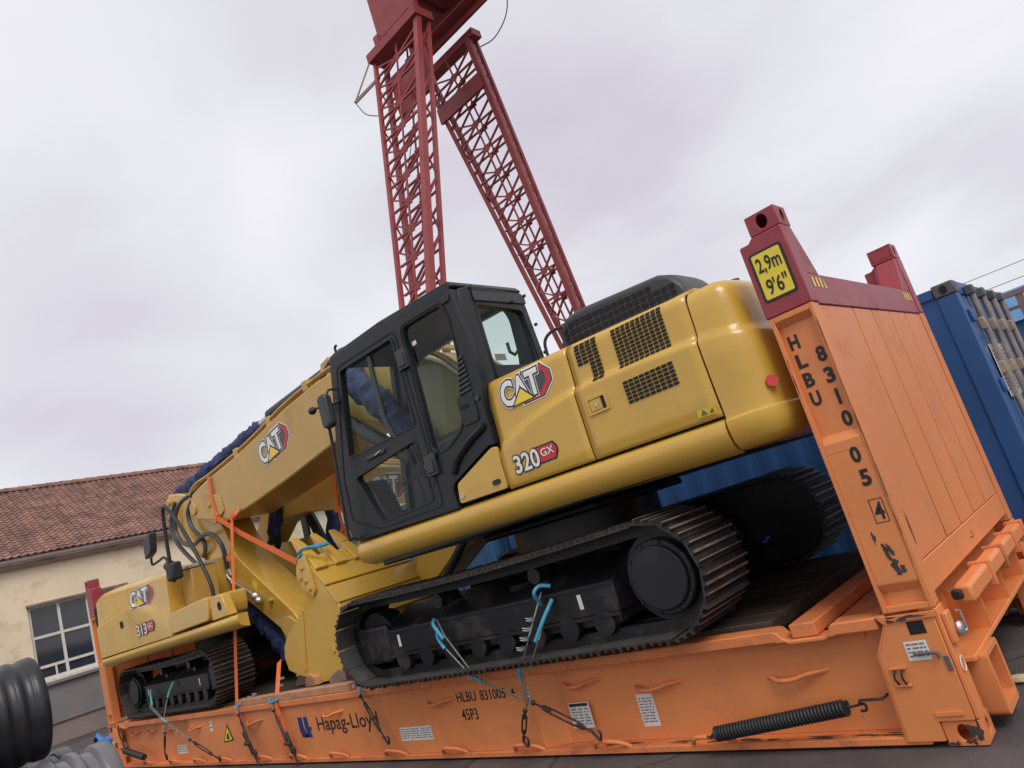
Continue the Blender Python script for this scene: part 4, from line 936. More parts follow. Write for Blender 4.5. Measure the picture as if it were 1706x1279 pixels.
# latch and warning sticker
b_ = MB(); b_.holes(rrect(-1.535, -1.365, 2.175, 2.290, .012), [rrect(-1.515, -1.385, 2.190, 2.275, .008)], lambda a, c_, d: (a, -.010+d, c_), .014); lt = b_.build('latch_bezel', 'yellow', door_panel, bevel=.003)
poly_decal(rrect(-1.516, -1.384, 2.189, 2.276, .008), lt, PF, 'yellow2', .001, 'latch_pocket'); poly_decal([(-1.415, 2.19), (-1.386, 2.19), (-1.386, 2.275), (-1.415, 2.275)], lt, PF, 'dark', .002, 'latch_gap')
b_ = MB(); b_.prism(rrect(-1.51, -1.425, 2.197, 2.268, .01), 'xz', -.008, -.002); lp = b_.build('latch_paddle', 'yellow', lt, bevel=.003)
b_ = MB(); b_.cyl((-1.452, -.009, 2.232), (-1.452, -.014, 2.232), .012, 12); b_.build('lock_barrel', 'steel', lt)
ws = poly_decal([(-.815, 1.918), (-.693, 1.913), (-.690, 1.964), (-.808, 1.966)], door_panel, PF, 'signyellow', .003, 'warning_sticker')
poly_decal([(-.79, 1.925), (-.745, 1.925), (-.768, 1.958)], ws, PF, 'greyink', .005, 'pictogram'); poly_decal([(-.735, 1.925), (-.705, 1.925), (-.705, 1.955), (-.72, 1.94)], ws, PF, 'greyink', .005, 'pictogram')
cat_logo(front_panel, PF, -2.262, -1.775, 2.448, 2.680)
model_decal(front_panel, PF, '320', 'GX', -2.290, -1.865, 1.985, 2.128)
# black engine hood with its grid
hood = [(-1.86, 2.70), (-1.80, 2.93), (-1.74, 2.985), (-1.62, 3.005), (-.94, 2.95), (-.85, 2.91), (-.79, 2.82), (-.76, 2.69)]
b_ = MB(); rings = []
for v, s_, dz in ((.36, .88, 0), (.40, .97, 0), (.50, 1, 0), (.75, 1, .02), (.86, .95, 0), (.92, .84, 0)): rings.append([(-1.22+(u+1.22)*(.985 if s_ < .9 else 1), v, 2.69+(w_-2.69)*s_) for u, w_ in hood])
b_.loft(rings); hd = b_.build('engine_hood', 'plastic', EX, bevel=.015)
def hoodp(a, t_, d):       # a 0..1 along, t 0..1 up the sloping near face
    u = -1.78+a*(.95); z0 = 2.715; z1 = ip(u, [-1.8, -1.7, -.85], [2.86, 2.935, 2.885]); return (u, .36-d, z0+(z1-z0)*t_)
b_ = MB()
for i in range(17):
    for j in range(4):
        if i > 13 and j == 3: continue
        a0, a1 = (i+.12)/17, (i+.88)/17; t0, t1 = (j+.14)/4, (j+.86)/4
        q = [b_.p(hoodp(a, t_, .006)) for a, t_ in ((a0, t0), (a1, t0), (a1, t1), (a0, t1))]; b_.f.append(q)
b_.build('hood_grid', 'dark', hd, smooth=0)
MB().tube(spl([(-1.93, .30, 2.72), (-1.92, .30, 2.86), (-1.86, .33, 2.92), (-1.78, .38, 2.93)], 5), .012, 6).build('hood_handrail', 'rubber', EX)
MB().cyl((-.95, 1.65, 2.7), (-.95, 1.65, 3.0), .06, 14).build('exhaust', 'black', EX)

# ---- cab
CF = lambda a, b_, d: (a, d, b_)
cab_out = [(-4.345, 1.945), (-4.395, 2.10), (-4.36, 2.5), (-4.06, 3.545), (-4.02, 3.575), (-3.2, 3.585), (-2.46, 3.545), (-2.40, 3.50), (-2.365, 3.05), (-2.36, 2.72), (-2.412, 2.55), (-2.412, 2.262), (-2.50, 2.262), (-2.93, 2.10), (-2.965, 2.04), (-2.95, 1.905)]
W1 = rpoly([(-3.955, 3.43), (-3.175, 3.43), (-3.175, 2.65), (-4.13, 2.65)], .05)
W2 = rpoly([(-4.11, 2.475), (-3.225, 2.555), (-3.19, 2.03), (-3.90, 2.01)], .05)
W3 = rpoly([(-3.04, 3.445), (-2.555, 3.435), (-2.515, 3.32), (-2.535, 2.98), (-2.69, 2.49), (-2.92, 2.385), (-3.065, 2.385)], .07)
b_ = MB(); b_.holes(cab_out, [W1, W2, W3], CF, .07); cab = b_.build('cab', 'cabblack', EX, bevel=.008)
b_ = MB(); b_.holes([(u, w_) for u, w_ in cab_out if w_ > 1.8], [W1, W2, W3], lambda a, c_, d: (a, .735+d, c_), .05); b_.build('cab_far_side', 'cabblack', cab)
for wpoly, nm, mt_ in ((W1, 'door_glass', 'glass'), (W2, 'lower_glass', 'glass'), (W3, 'quarter_glass', 'glass_dark')):
    for vv in (.030, .757):
        poly_decal(wpoly, cab, lambda a, c_, d: (a, vv, c_), mt_, 0, nm)
# door outline, sliding-window divider, hinges, handle, louvres, pressed ribs
def loop_strip(pts, w_, v0_, v1_, name, mt_, parent):
    b__ = MB(); n = len(pts)
    inn = []
    cx = sum(p[0] for p in pts)/n; cz = sum(p[1] for p in pts)/n
    for i in range(n):
        a, c_, e_ = Vector(pts[i-1]), Vector(pts[i]), Vector(pts[(i+1) % n]); t_ = (e_-a).normalized(); nn_ = Vector((-t_.y, t_.x))
        if nn_.dot(Vector((cx, cz))-c_) < 0: nn_ = -nn_
        inn.append(tuple(c_+nn_*w_))
    b__.holes(pts, [inn], lambda a, c_, d: (a, v0_+d, c_), v1_-v0_); return b__.build(name, mt_, parent, smooth=0)
door = rpoly([(-3.985, 3.47), (-3.125, 3.47), (-3.105, 1.965), (-3.93, 1.965), (-4.30, 2.12), (-4.28, 2.5)], .06)
loop_strip(door, .012, -.004, .002, 'door_gap', 'dark', cab)
loop_strip(W1, .014, -.010, -.0005, 'window_seal', 'rubber', cab); loop_strip(W2, .012, -.008, -.0005, 'window_seal', 'rubber', cab)
loop_strip(rpoly([(-3.06, 3.47), (-2.53, 3.46), (-2.49, 3.33), (-2.51, 2.97), (-2.67, 2.46), (-2.90, 2.355), (-3.085, 2.36)], .07), .010, -.006, .002, 'pressed_line', 'dark', cab)
b_ = MB(); b_.tube(spl([(-3.545, .022, 3.40), (-3.555, .022, 3.1), (-3.56, .022, 2.85), (-3.50, .022, 2.66)], 5), .02, flat=(.045, .02), ref=(1, 0, 0)); b_.build('window_divider', 'plastic', cab)
for zc in (3.20, 2.30):
    b_ = MB(); b_.box(-3.165, -3.045, -.035, -.002, zc-.085, zc+.085); b_.box(-3.145, -3.065, -.045, -.0355, zc-.06, zc+.06); b_.build('hinge', 'plastic', cab, bevel=.012)
b_ = MB(); b_.box(-3.88, -3.62, -.018, -.002, 2.56, 2.60); dh = b_.build('door_handle', 'plastic', cab, bevel=.008)
b_ = MB(); b_.bar((-3.74, -.022, 2.575), (-3.66, -.022, 2.59), .01, .008); b_.build('keyhole_plate', 'steel', dh)
for k in range(8):
    z = 2.965-k*.036; l = .055+.012*k
    b_ = MB(); b_.prism([(-2.475-.0*k, z), (-2.475, z+.020), (-2.475-l, z+.012), (-2.475-l, z-.008)], 'xz', -.014, -.001); b_.build('louvre', 'plastic', cab, bevel=.003)
b_ = MB(); b_.tube(spl([(-2.90, -.006, 2.17), (-2.80, -.012, 2.27), (-2.62, -.014, 2.36), (-2.50, -.012, 2.40), (-2.46, -.006, 2.43)], 5), .026, 8); b_.build('pressed_rib', 'cabblack', cab)
b_ = MB(); b_.prism(rrect(-2.66, -2.48, 2.47, 2.70, .03), 'xz', -.010, -.001); b_.build('pressed_panel', 'cabblack', cab, bevel=.008)
b_ = MB(); b_.cyl((-2.445, -.015, 2.63), (-2.445, .0, 2.63), .022, 12); b_.build('bolt', 'plastic', cab)
b_ = MB(); b_.prism(rrect(-2.635, -2.555, 2.60, 2.625, .008), 'xz', -.018, -.0105); b_.build('slot', 'dark', cab)
poly_decal([(-2.99, 3.27), (-2.94, 3.27), (-2.94, 3.305), (-2.99, 3.305)], cab, lambda a, c_, d: (a, .028-d, c_), 'white', .001, 'glass_label')
# rear face and roof
RFm = lambda a, b_, d: (-2.352-d, a, b_)
rf_out = [(.14, 2.70), (.84, 2.70), (.835, 2.95), (.79, 3.49), (.15, 3.52)]
RW = rpoly([(.175, 3.36), (.735, 3.33), (.765, 2.88), (.70, 2.855), (.21, 2.855), (.165, 2.98)], .05)
b_ = MB(); b_.holes(rf_out, [RW], RFm, .06); b_.build('cab_rear', 'cabblack', cab, bevel=.006)
poly_decal(RW, cab, lambda a, c_, d: (-2.382, a, c_), 'glass', 0, 'rear_glass')
b_ = MB(); b_.prism([(-2.405, .0705), (-2.352, .141), (-2.352, .20), (-2.45, .20), (-2.45, .0705)], 'xy', 2.70, 3.515); b_.build('corner_pillar', 'cabblack', cab, bevel=.012)
b_ = MB(); b_.prism([(-4.10, 3.548), (-4.05, 3.605), (-3.3, 3.622), (-2.43, 3.583), (-2.38, 3.53), (-2.40, 3.515), (-4.02, 3.548)], 'xz', .01, .84); b_.build('cab_roof', 'cabblack', cab, bevel=.02)
b_ = MB(); b_.box(-2.353, -2.338, .17, .80, 3.39, 3.47); b_.build('rear_rail', 'plastic', cab, bevel=.005)
for k, (v, z) in enumerate(((.16, 3.5), (.80, 3.46), (.835, 3.2), (.84, 2.95), (.62, 3.40))): MB().cyl((-2.345, v, z), (-2.325, v, z), .014, 8).build('bolt', 'black', cab)
b_ = MB(); b_.box(-2.52, -2.44, -.015, .0, 3.42, 3.48); b_.build('roof_bracket', 'rubber', cab, bevel=.01)
poly_decal([(.25, 2.90), (.38, 2.90), (.38, 2.955), (.25, 2.955)], cab, lambda a, c_, d: (-2.379+d, a, c_), 'greyink', .002, 'glass_label')
b_ = MB(); b_.tube([(-2.50, .60, 3.1), (-2.50, .60, 3.02), (-2.49, .64, 2.99), (-2.48, .68, 3.02)], .014, 6); b_.build('coat_hook', 'rubber', cab)
# cab front frame, floor, seat, console, levers
b_ = MB()
for vv in (.0705, .70): b_.bar((-4.37, vv+.03, 1.96), (-4.37, vv+.03, 2.12), .05, .05); b_.bar((-4.36, vv+.03, 2.12), (-4.045, vv+.03, 3.55), .055, .055)
b_.bar((-4.35, .08, 2.0), (-4.35, .83, 2.0), .05, .2); b_.bar((-4.05, .08, 3.53), (-4.05, .83, 3.53), .06, .06); b_.build('front_frame', 'cabblack', cab)
poly_decal([(.10, 0), (.72, 0), (.72, 1), (.10, 1)], cab, lambda a, c_, d: (-4.35+.30*c_, a, 2.12+1.40*c_), 'glass', 0, 'windscreen')
MB().box(-4.33, -2.46, .075, .73, 1.93, 1.975).build('cab_floor', 'plastic', cab)
MB().box(-4.0, -2.45, .075, .73, 3.47, 3.51).build('headliner', 'plastic', cab)
b_ = MB(); b_.prism([(-3.45, 1.976), (-2.75, 1.976), (-2.75, 2.25), (-3.45, 2.22)], 'xz', .25, .68); se = b_.build('seat', 'seat', cab, bevel=.05)
b_ = MB(); b_.prism([(-2.98, 2.26), (-2.80, 2.26), (-2.62, 2.98), (-2.74, 3.02)], 'xz', .27, .66); b_.build('backrest', 'seat', se, bevel=.05)
b_ = MB(); b_.prism([(-3.35, 1.976), (-2.85, 1.976), (-2.85, 2.5), (-3.30, 2.46)], 'xz', .12, .24); b_.build('console', 'plastic', cab, bevel=.03)
b_ = MB(); b_.prism([(-4.25, 1.976), (-3.95, 1.976), (-4.10, 2.42), (-4.26, 2.44)], 'xz', .10, .34); b_.build('front_console', 'plastic', cab, bevel=.03)
for u, v in ((-3.62, .30), (-3.70, .46), (-3.55, .60)): MB().tube(spl([(u, v, 1.98), (u-.03, v, 2.25), (u-.10, v, 2.62)], 5), .012, 6).build('control_lever', 'rubber', cab)
MB().bar((-4.05, .45, 2.33), (-3.25, .45, 2.40), .02, .02).build('grab_bar', 'rubber', cab)
MB().tube(spl([(-3.30, .78, 2.65), (-3.28, .79, 2.95), (-3.25, .80, 3.22)], 5), .010, 6).build('wiper', 'rubber', cab)
# mirror, handrail, work lamp at the cab front
b_ = MB(); b_.prism(rrect(-4.18, -4.05, 2.95, 3.26, .05), 'xz', -.16, -.08); mr_ = b_.build('mirror', 'plastic', EX, bevel=.02)
b_ = MB(); b_.tube([(-4.10, -.12, 3.22), (-4.10, -.06, 3.30), (-4.08, .0, 3.30)], .012, 6); b_.tube([(-4.18, -.12, 3.16), (-4.28, -.12, 3.19)], .010, 6); b_.ball((-4.32, -.12, 3.18), .045, 8, (1, .8, .8)); b_.build('mirror_arm', 'rubber', mr_)
MB().tube(spl([(-4.06, .0, 3.18), (-4.16, -.10, 3.12), (-4.17, -.10, 2.9), (-4.27, -.10, 2.05), (-4.27, -.06, 1.98), (-4.25, .0, 1.97)], 6), .014, 8).build('handrail', 'rubber', EX)
MB().tube(spl([(-3.99, .05, 3.57), (-4.0, .05, 3.66), (-3.97, .05, 3.68)], 4), .012, 6).build('antenna_stub', 'rubber', EX)
# far right platform: tank and toolbox, swing frame for the boom
MB().box(-3.9, -2.4, 1.66, 2.60, 1.70, 2.32).build('fuel_tank', 'yellow', EX, bevel=.05)
b_ = MB(); b_.prism([(-4.05, 1.70), (-2.6, 1.70), (-2.9, 2.35), (-3.5, 2.35), (-4.0, 2.05)], 'xz', .90, .98); b_.prism([(-4.05, 1.70), (-2.6, 1.70), (-2.9, 2.35), (-3.5, 2.35), (-4.0, 2.05)], 'xz', 1.50, 1.58); b_.build('boom_bracket', 'yellow2', EX)
# ---- boom
BN, BFv = .80, 1.50
boom_o = [(-2.98, 2.45), (-3.08, 2.08), (-3.40, 2.02), (-4.18, 2.74), (-4.55, 3.08), (-4.90, 3.19), (-5.40, 3.105), (-6.42, 2.985), (-7.32, 2.905), (-8.03, 2.862), (-8.40, 2.905), (-8.80, 3.07), (-8.92, 3.20), (-8.92, 3.33), (-8.82, 3.43), (-8.40, 3.500), (-7.50, 3.578), (-6.83, 3.67), (-6.20, 3.775), (-5.5, 3.838), (-5.05, 3.845), (-4.45, 3.77), (-3.92, 3.58), (-3.5, 3.30), (-3.15, 2.90)]
b_ = MB(); b_.prism(boom_o, 'xz', BN, BFv); boom = b_.build('boom', 'yellow2', EX, bevel=.018)
BM = lambda a, b_, d: (a, BN-d, b_)
# the mark sits along the boom's own slope
bo = Vector((-6.86, 3.245)); bx = Vector((.62, .105)).normalized(); by = Vector((-bx.y, bx.x))
cat_logo(boom, lambda a, b_, d: (bo.x+bx.x*a+by.x*b_, BN-d, bo.y+bx.y*a+by.y*b_), 0, .70, 0, .315, e=.002)
b_ = MB(); b_.prism([(-8.88, 3.10), (-8.20, 2.93), (-8.02, 3.0), (-8.05, 3.20), (-8.45, 3.38), (-8.85, 3.38)], 'xz', BN-.022, BN-.0005); b_.build('nose_plate', 'yellow2', boom, bevel=.006)
for u, w_, r_ in ((-8.80, 3.22, .085), (-8.35, 3.16, .03)): MB().cyl((u, BN-.05, w_), (u, BFv+.05, w_), r_, 20).build('boom_pin', 'yellow2', boom, bevel=.006)
for k, dv in enumerate((.84, .90, 1.40, 1.46)):       # steel hydraulic lines along the top
    dz = .05+.012*(k % 2)
    MB().tube(spl([(-3.2, dv, 2.95+dz), (-3.52, dv, 3.33+dz), (-3.95, dv, 3.60+dz), (-4.45, dv, 3.78+dz), (-5.0, dv, 3.86+dz), (-5.5, dv, 3.85+dz), (-6.20, dv, 3.79+dz), (-6.83, dv, 3.685+dz), (-7.5, dv, 3.59+dz), (-8.3, dv, 3.52+dz), (-8.75, dv, 3.50+dz), (-8.95, dv-.02, 3.40+dz)], 6), .020, 8).build('hydraulic_line', 'yellow2', boom)
for u, w_ in ((-5.7, 3.85), (-6.6, 3.72), (-7.5, 3.59)): MB().box(u-.05, u+.05, .82, 1.48, w_-.02, w_+.10).build('line_clamp', 'yellow2', boom, bevel=.01)
for dv, dz in ((.95, 0), (1.05, .03), (1.15, -.01)): MB().tube(spl([(-4.35, dv, 3.35), (-4.6, dv, 3.86+dz), (-5.0, dv, 4.06+dz), (-5.30, dv, 4.02), (-5.52, dv, 3.90)], 6), .028, 8).build('boom_hose', 'hose', boom)
# stick cylinder on top of the boom: barrel, rod and cloth wrapping
MB().cyl((-5.45, 1.2, 4.06), (-7.1, 1.2, 3.98), .085, 18).build('stick_cylinder', 'black', EX)
MB().cyl((-7.05, 1.2, 3.983), (-9.95, 1.2, 3.62), .05, 14).build('stick_cylinder_rod', 'steel', EX)
MB().prism([(-5.75, 3.80), (-5.35, 3.80), (-5.45, 4.15), (-5.62, 4.12)], 'xz', 1.05, 1.35).build('cylinder_lug', 'yellow2', boom, bevel=.01)
def wrap(p0, p1, r0, r1, name, seed, n=18, mt='bluewrap'):
    rnd = random.Random(seed); p0, p1 = Vector(p0), Vector(p1); b__ = MB(); d = (p1-p0).normalized(); a = d.orthogonal().normalized(); c_ = d.cross(a); rings = []
    for i in range(n+1):
        t_ = i/n; q = p0+(p1-p0)*t_; r_ = r0+(r1-r0)*t_; ph = rnd.uniform(0, 6)
        rings.append([q+(r_*(.80 if i % 7 == 3 else 1)*(1+.13*math.sin(3*x*2*math.pi/16+ph)+rnd.uniform(-.13, .13))*(.62 if i in (0, n) else 1))*(math.cos(2*math.pi*x/16)*a+math.sin(2*math.pi*x/16)*c_) for x in range(16)])
    b__.loft(rings); return b__.build(name, mt, EX, smooth=38)
wrap((-7.35, 1.2, 3.93), (-9.98, 1.15, 3.63), .095, .12, 'stick_cylinder_wrap', 3, 44)
MB().cyl((-4.05, .66, 2.55), (-5.20, .66, 3.45), .075, 16).build('boom_cylinder', 'black', EX); MB().cyl((-4.05, 1.64, 2.55), (-5.20, 1.64, 3.45), .075, 16).build('boom_cylinder', 'black', EX)
wrap((-3.85, .70, 2.60), (-4.78, .70, 3.72), .13, .14, 'boom_cylinder_wrap', 5, 26)
# ---- stick
SN, SF = .95, 1.40
stick_o = [(-9.86, 3.665), (-9.98, 3.62), (-10.03, 3.50), (-9.93, 3.08), (-9.29, 2.555), (-7.50, 1.300), (-7.38, 1.250), (-7.20, 1.28), (-7.13, 1.38), (-7.20, 1.50), (-8.27, 2.40), (-8.53, 2.985), (-8.75, 3.30), (-9.15, 3.46), (-9.60, 3.62)]
b_ = MB(); b_.prism(stick_o, 'xz', SN, SF); stick = b_.build('stick', 'yellow', EX, bevel=.015)
for u, w_, r_, e_ in ((-9.88, 3.55, .05, .04), (-7.30, 1.40, .06, .09), (-7.62, 1.72, .03, .05)): MB().cyl((u, SN-e_, w_), (u, SF+e_, w_), r_, 18).build('stick_pin', 'yellow2', stick, bevel=.006)
poly_decal([(-8.02, 1.98), (-7.93, 1.90), (-7.87, 1.97), (-7.96, 2.05)], stick, lambda a, c_, d: (a, SN-d, c_), 'signyellow', .003, 'sticker')
MB().cyl((-9.55, 1.17, 2.52), (-8.55, 1.17, 1.70), .075, 16).build('bucket_cylinder', 'black', EX)
MB().cyl((-8.6, 1.17, 1.74), (-7.75, 1.17, 1.02), .045, 12).build('bucket_cylinder_rod', 'steel', EX)
wrap((-8.75, 1.17, 1.84), (-7.72, 1.17, 1.0), .10, .16, 'bucket_cylinder_wrap', 9, 28)
for k, pts in enumerate(([(-8.834, .88, 3.47), (-9.30, .86, 3.44), (-9.52, .84, 3.30), (-9.62, .84, 3.08), (-9.48, .84, 2.88), (-9.15, .84, 2.78), (-8.85, .84, 2.84), (-8.60, .85, 2.80), (-8.45, .88, 2.60), (-8.53, .93, 2.28)],
                         [(-9.0, .90, 3.43), (-9.22, .88, 3.25), (-9.18, .88, 3.02), (-8.95, .88, 2.80), (-8.93, .88, 2.66), (-9.12, .92, 2.58)],
                         [(-9.60, .90, 3.50), (-9.80, .87, 3.2), (-9.7, .87, 2.9), (-9.25, .88, 2.5), (-9.0, .93, 2.3)])):
    h_ = MB().tube(spl(pts, 7), .030, 10).build('stick_hose', 'hose', EX); MB().cyl(Vector(pts[-1]), Vector(pts[-1])+Vector((.03, .01, -.09)), .034, 10).build('hose_fitting', 'steel', h_)
MB().tube(spl([(-8.56, .92, 2.22), (-8.45, .92, 2.10), (-8.2, .91, 1.98), (-8.05, .91, 1.90), (-7.86, .91, 1.80)], 5), .024, 8).build('stick_line', 'steel', stick)
for q in ((-8.42, .91, 2.08), (-7.92, .90, 1.83), (-7.84, .89, 1.76)): MB().ball(q, .05, 7).build('line_fitting', 'steel', stick)
# ---- bucket, curled up with its teeth pointing skywards
V0, V1 = .60, 1.80
bside = [(-6.172, 2.02), (-6.225, 1.905), (-6.30, 1.60), (-6.54, 1.425), (-6.84, 1.275), (-6.96, 1.16), (-7.003, 1.036), (-6.972, .89), (-6.733, .805), (-6.322, .700), (-5.995, .70), (-5.80, .95), (-5.70, 1.423), (-5.90, 1.726), (-6.04, 1.90)]
bk = None
b_ = MB(); b_.prism(bside, 'xz', V0, V0+.03); bk = b_.build('bucket', 'yellow', EX, bevel=.006)
b_ = MB(); b_.prism(bside, 'xz', V1-.03, V1); b_.build('bucket_cheek', 'yellow', bk, bevel=.006)
shell = [(-6.172, 2.02), (-5.98, 1.80), (-5.78, 1.58), (-5.70, 1.30), (-5.75, 1.02), (-5.90, .80), (-6.05, .715), (-6.35, .70), (-6.733, .80), (-6.95, .90), (-6.985, 1.036), (-6.94, 1.16), (-6.84, 1.26)]
b_ = MB(); cen = Vector((-6.35, 1.30)); inn = [tuple(Vector(q)+(cen-Vector(q)).normalized()*.03) for q in shell]
b_.loft([[(u, v, w_) for u, w_ in shell]+[(u, v, w_) for u, w_ in reversed(inn)] for v in (V0+.0305, V1-.0305)]); b_.build('bucket_shell', 'yellow', bk, smooth=25)
for (a, c_) in (((-6.02, 1.85), (-5.86, 1.67)), ((-5.84, 1.645), (-5.745, 1.46)), ((-5.735, 1.43), (-5.70, 1.22))):
    d = (Vector(c_)-Vector(a)).normalized(); nn_ = Vector((-d.y, d.x)); nn_ = nn_ if nn_.x > 0 else -nn_
    q = [Vector(a)+nn_*.004, Vector(c_)+nn_*.004, Vector(c_)+nn_*.026, Vector(a)+nn_*.026]
    b_ = MB(); b_.prism([tuple(x) for x in q], 'xz', V0-.01, V1+.01); b_.build('wear_plate', 'yellow', bk, bevel=.004)
lipd = Vector((-6.172+5.98, 2.02-1.80)).normalized()
for k in range(5):
    v = V0+.08+k*(V1-V0-.16)/4; o_ = Vector((-6.06, 1.90))
    ad = MB(); e_ = o_+lipd*.24; nn_ = Vector((lipd.y, -lipd.x)); nn_ = -nn_ if nn_.x < 0 else nn_
    ad.loft([[(q.x+nn_.x*s1, v+s2, q.y+nn_.y*s1) for s1, s2 in ((-.06*f, -.07*f), (.06*f, -.07*f), (.06*f, .07*f), (-.06*f, .07*f))] for q, f in ((o_-lipd*.08, 1.15), (o_+lipd*.10, 1.0), (e_, .85))]); adp = ad.build('tooth_adapter', 'yellow', bk, bevel=.01)
    t_ = MB(); t_.loft([[(q.x+nn_.x*s1, v+s2, q.y+nn_.y*s1) for s1, s2 in ((-.055*f, -.055*g_), (.055*f, -.055*g_), (.055*f, .055*g_), (-.055*f, .055*g_))] for q, f, g_ in ((e_+lipd*.002, 1, 1), (e_+lipd*.13, .72, .92), (e_+lipd*.28, .18, .7))]); t_.build('tooth', 'yellow', adp, bevel=.006)
    if k < 4:
        vm_ = v+(V1-V0-.16)/8; s_ = MB(); s_.loft([[(q.x+nn_.x*s1, vm_+s2, q.y+nn_.y*s1) for s1, s2 in ((-.035, -.06), (.035, -.06), (.035, .06), (-.035, .06))] for q in (o_-lipd*.06, o_+lipd*.15)]); s_.build('lip_shroud', 'yellow', bk, bevel=.01)
sc_ = MB(); sc_.prism(rpoly([(-6.10, 2.06), (-6.27, 2.03), (-6.34, 1.86), (-6.28, 1.72), (-6.10, 1.60), (-6.04, 1.66), (-6.06, 1.86)], .03), 'xz', V0-.03, V0-.0005); sco = sc_.build('side_cutter', 'yellow', bk, bevel=.005)
for u, w_ in ((-6.19, 1.93), (-6.25, 1.83), (-6.17, 1.78), (-6.12, 1.69)): MB().cyl((u, V0-.055, w_), (u, V0-.03, w_), .024, 6).build('bolt', 'yellow2', sco)
b_ = MB(); b_.bar((-6.42, V0-.006, 1.50), (-6.62, V0-.006, .86), .012, .06, (1, 0, 0)); b_.build('cheek_rib', 'yellow', bk)
MB().bar((-6.02, V0-.006, 1.06), (-5.98, V0-.006, .98), .012, .05, (1, 0, 0)).build('lifting_lug', 'yellow', bk)
for vv in (SN-.10, SF+.06): MB().prism(rpoly([(-7.36, 1.46), (-7.18, 1.48), (-6.80, 1.25), (-6.86, 1.05), (-7.10, 1.10), (-7.38, 1.32)], .05), 'xz', vv, vv+.04).build('bucket_ear', 'yellow', bk, bevel=.006)
MB().tube(spl([(-6.18, V0-.04, 2.10), (-6.05, V0-.02, 2.13), (-5.95, V0+.12, 2.10), (-6.02, V0+.25, 2.12), (-6.15, V0+.2, 2.14), (-6.2, V0+.05, 2.12), (-6.28, V0-.03, 2.02)], 6), .016, 6).build('tie_rope', 'bluehose', bk)

# ================================================================== the small excavator at the far end
E3 = thing('crawler_excavator', 'smaller yellow excavator at the far left end of the flat rack, showing its counterweight', 'excavator', (-9.2, 1.1, .687), group=None)
undercarriage(E3, -8.41, -11.09, 1.047, .36, -.02, .48, 44, True, .86, 'front')
undercarriage(E3, -8.41, -11.09, 1.047, .36, 1.93, 2.43, 44, False, .86, 'front')
MB().prism([(-10.5, 1.0), (-8.9, 1.0), (-9.1, 1.33), (-10.3, 1.33)], 'xz', .45, 1.95).build('carbody', 'trackblack', E3, bevel=.02)
for u in (-10.2, -9.2):
    for va, vb in ((.30, .46), (1.94, 2.10)): MB().prism([(u-.22, .95), (u+.22, .95), (u+.16, 1.17), (u-.16, 1.17)], 'xz', va, vb).build('carbody_arm', 'trackblack', E3, bevel=.02)
MB().cyl((-9.7, 1.1, 1.33), (-9.7, 1.1, 1.52), .55, 32).build('swing_bearing', 'trackblack', E3)
Y3 = -.20; C3 = 1.10
def cr3(x): return ip(x, [-11.7, -11.2, -10.6, -10.2, -9.8, -9.4, -9.0, -8.6], [2.06, 2.125, 2.185, 2.205, 2.185, 2.12, 2.01, 1.86])
def tp3(x): return ip(x, [-11.68, -11.45, -11.1, -10.6, -9.9, -8.6], [2.47, 2.545, 2.575, 2.565, 2.535, 2.475])
def in3(x, z):
    v = .030*sst((z-cr3(x)+.012)/.045)+max(0, z-cr3(x))*.05; t_ = tp3(x); d = (z-(t_-.12))/.12
    if d > 0: v += .12*(1-math.sqrt(max(0, 1-min(1, d)**2)))
    return v
def pl3(x): return ip(x, [-11.68, -11.66, -11.60, -11.50, -11.35, -11.15], [.42, .26, .13, .05, .012, 0])
fr_ = [0, .04, .12, .25, .38, .44, .48, .51, .54, .57, .60, .63, .66, .69, .72, .78, .84, .88, .91, .94, .965, .985, 1]
def panel3(name, x0, x1, n=12, ends=False):
    b_ = MB(); xs = [x0+(x1-x0)*i/n for i in range(n+1)]
    if ends: xs = [-11.68, -11.67, -11.65, -11.62, -11.58, -11.52, -11.45, -11.36]
    for x in xs[:]:
        pass
    rows = []
    for x in xs:
        near_ = [(x, Y3+pl3(x)+in3(x, z), z) for z in [1.655+(tp3(x)-1.655)*f for f in fr_]]
        far_ = [(q[0], 2*C3-q[1], q[2]) for q in reversed(near_)]
        rows.append(near_+far_)
    b_.loft(rows, closed=True, cap=True)
    return b_.build(name, 'yellow', E3, smooth=45)
cw3 = panel3('counterweight', -11.68, -11.36, ends=True); pn1 = panel3('engine_door', -11.352, -9.962); pn2 = panel3('side_panel', -9.952, -8.62)
MB().box(-11.5, -8.7, Y3+.06, 2*C3-Y3-.06, 1.60, 2.40).build('engine_bay', 'dark', E3)
PF3 = lambda a, b_, d: (a, Y3+pl3(a)+in3(a, b_)-d-.002, b_)
cat_logo(pn2, PF3, -9.86, -9.06, 2.155, 2.40, e=.0025)
model_decal(pn2, PF3, '313', 'GC', -9.74, -9.10, 1.775, 1.935, e=.0025)
poly_decal(rrect(-10.33, -10.21, 1.965, 2.06, .02), pn1, PF3, 'dark', .003, 'latch')
sk3 = [(.12, .0), (.03, .03), (.0, .07), (-.006, .11), (.004, .14), (.03, .155), (.12, .157)]
b_ = MB(); rings = []
for x, s_ in ((-11.66, 0), (-11.62, 0), (-11.5, 0), (-11.35, 0), (-11.1, 0), (-9.5, 0), (-8.0, 0), (-6.95, 0), (-6.86, .03)):
    rings.append([(x, Y3+pl3(x)+q[0]+s_, 1.492+q[1]+.012*(x+11)/4) for q in sk3])
b_.loft(rings); b_.build('skirt', 'yellow', E3, smooth=50)
MB().box(-11.3, -8.3, .0, 2.2, 1.50, 1.60).build('deck_underside', 'black', E3)
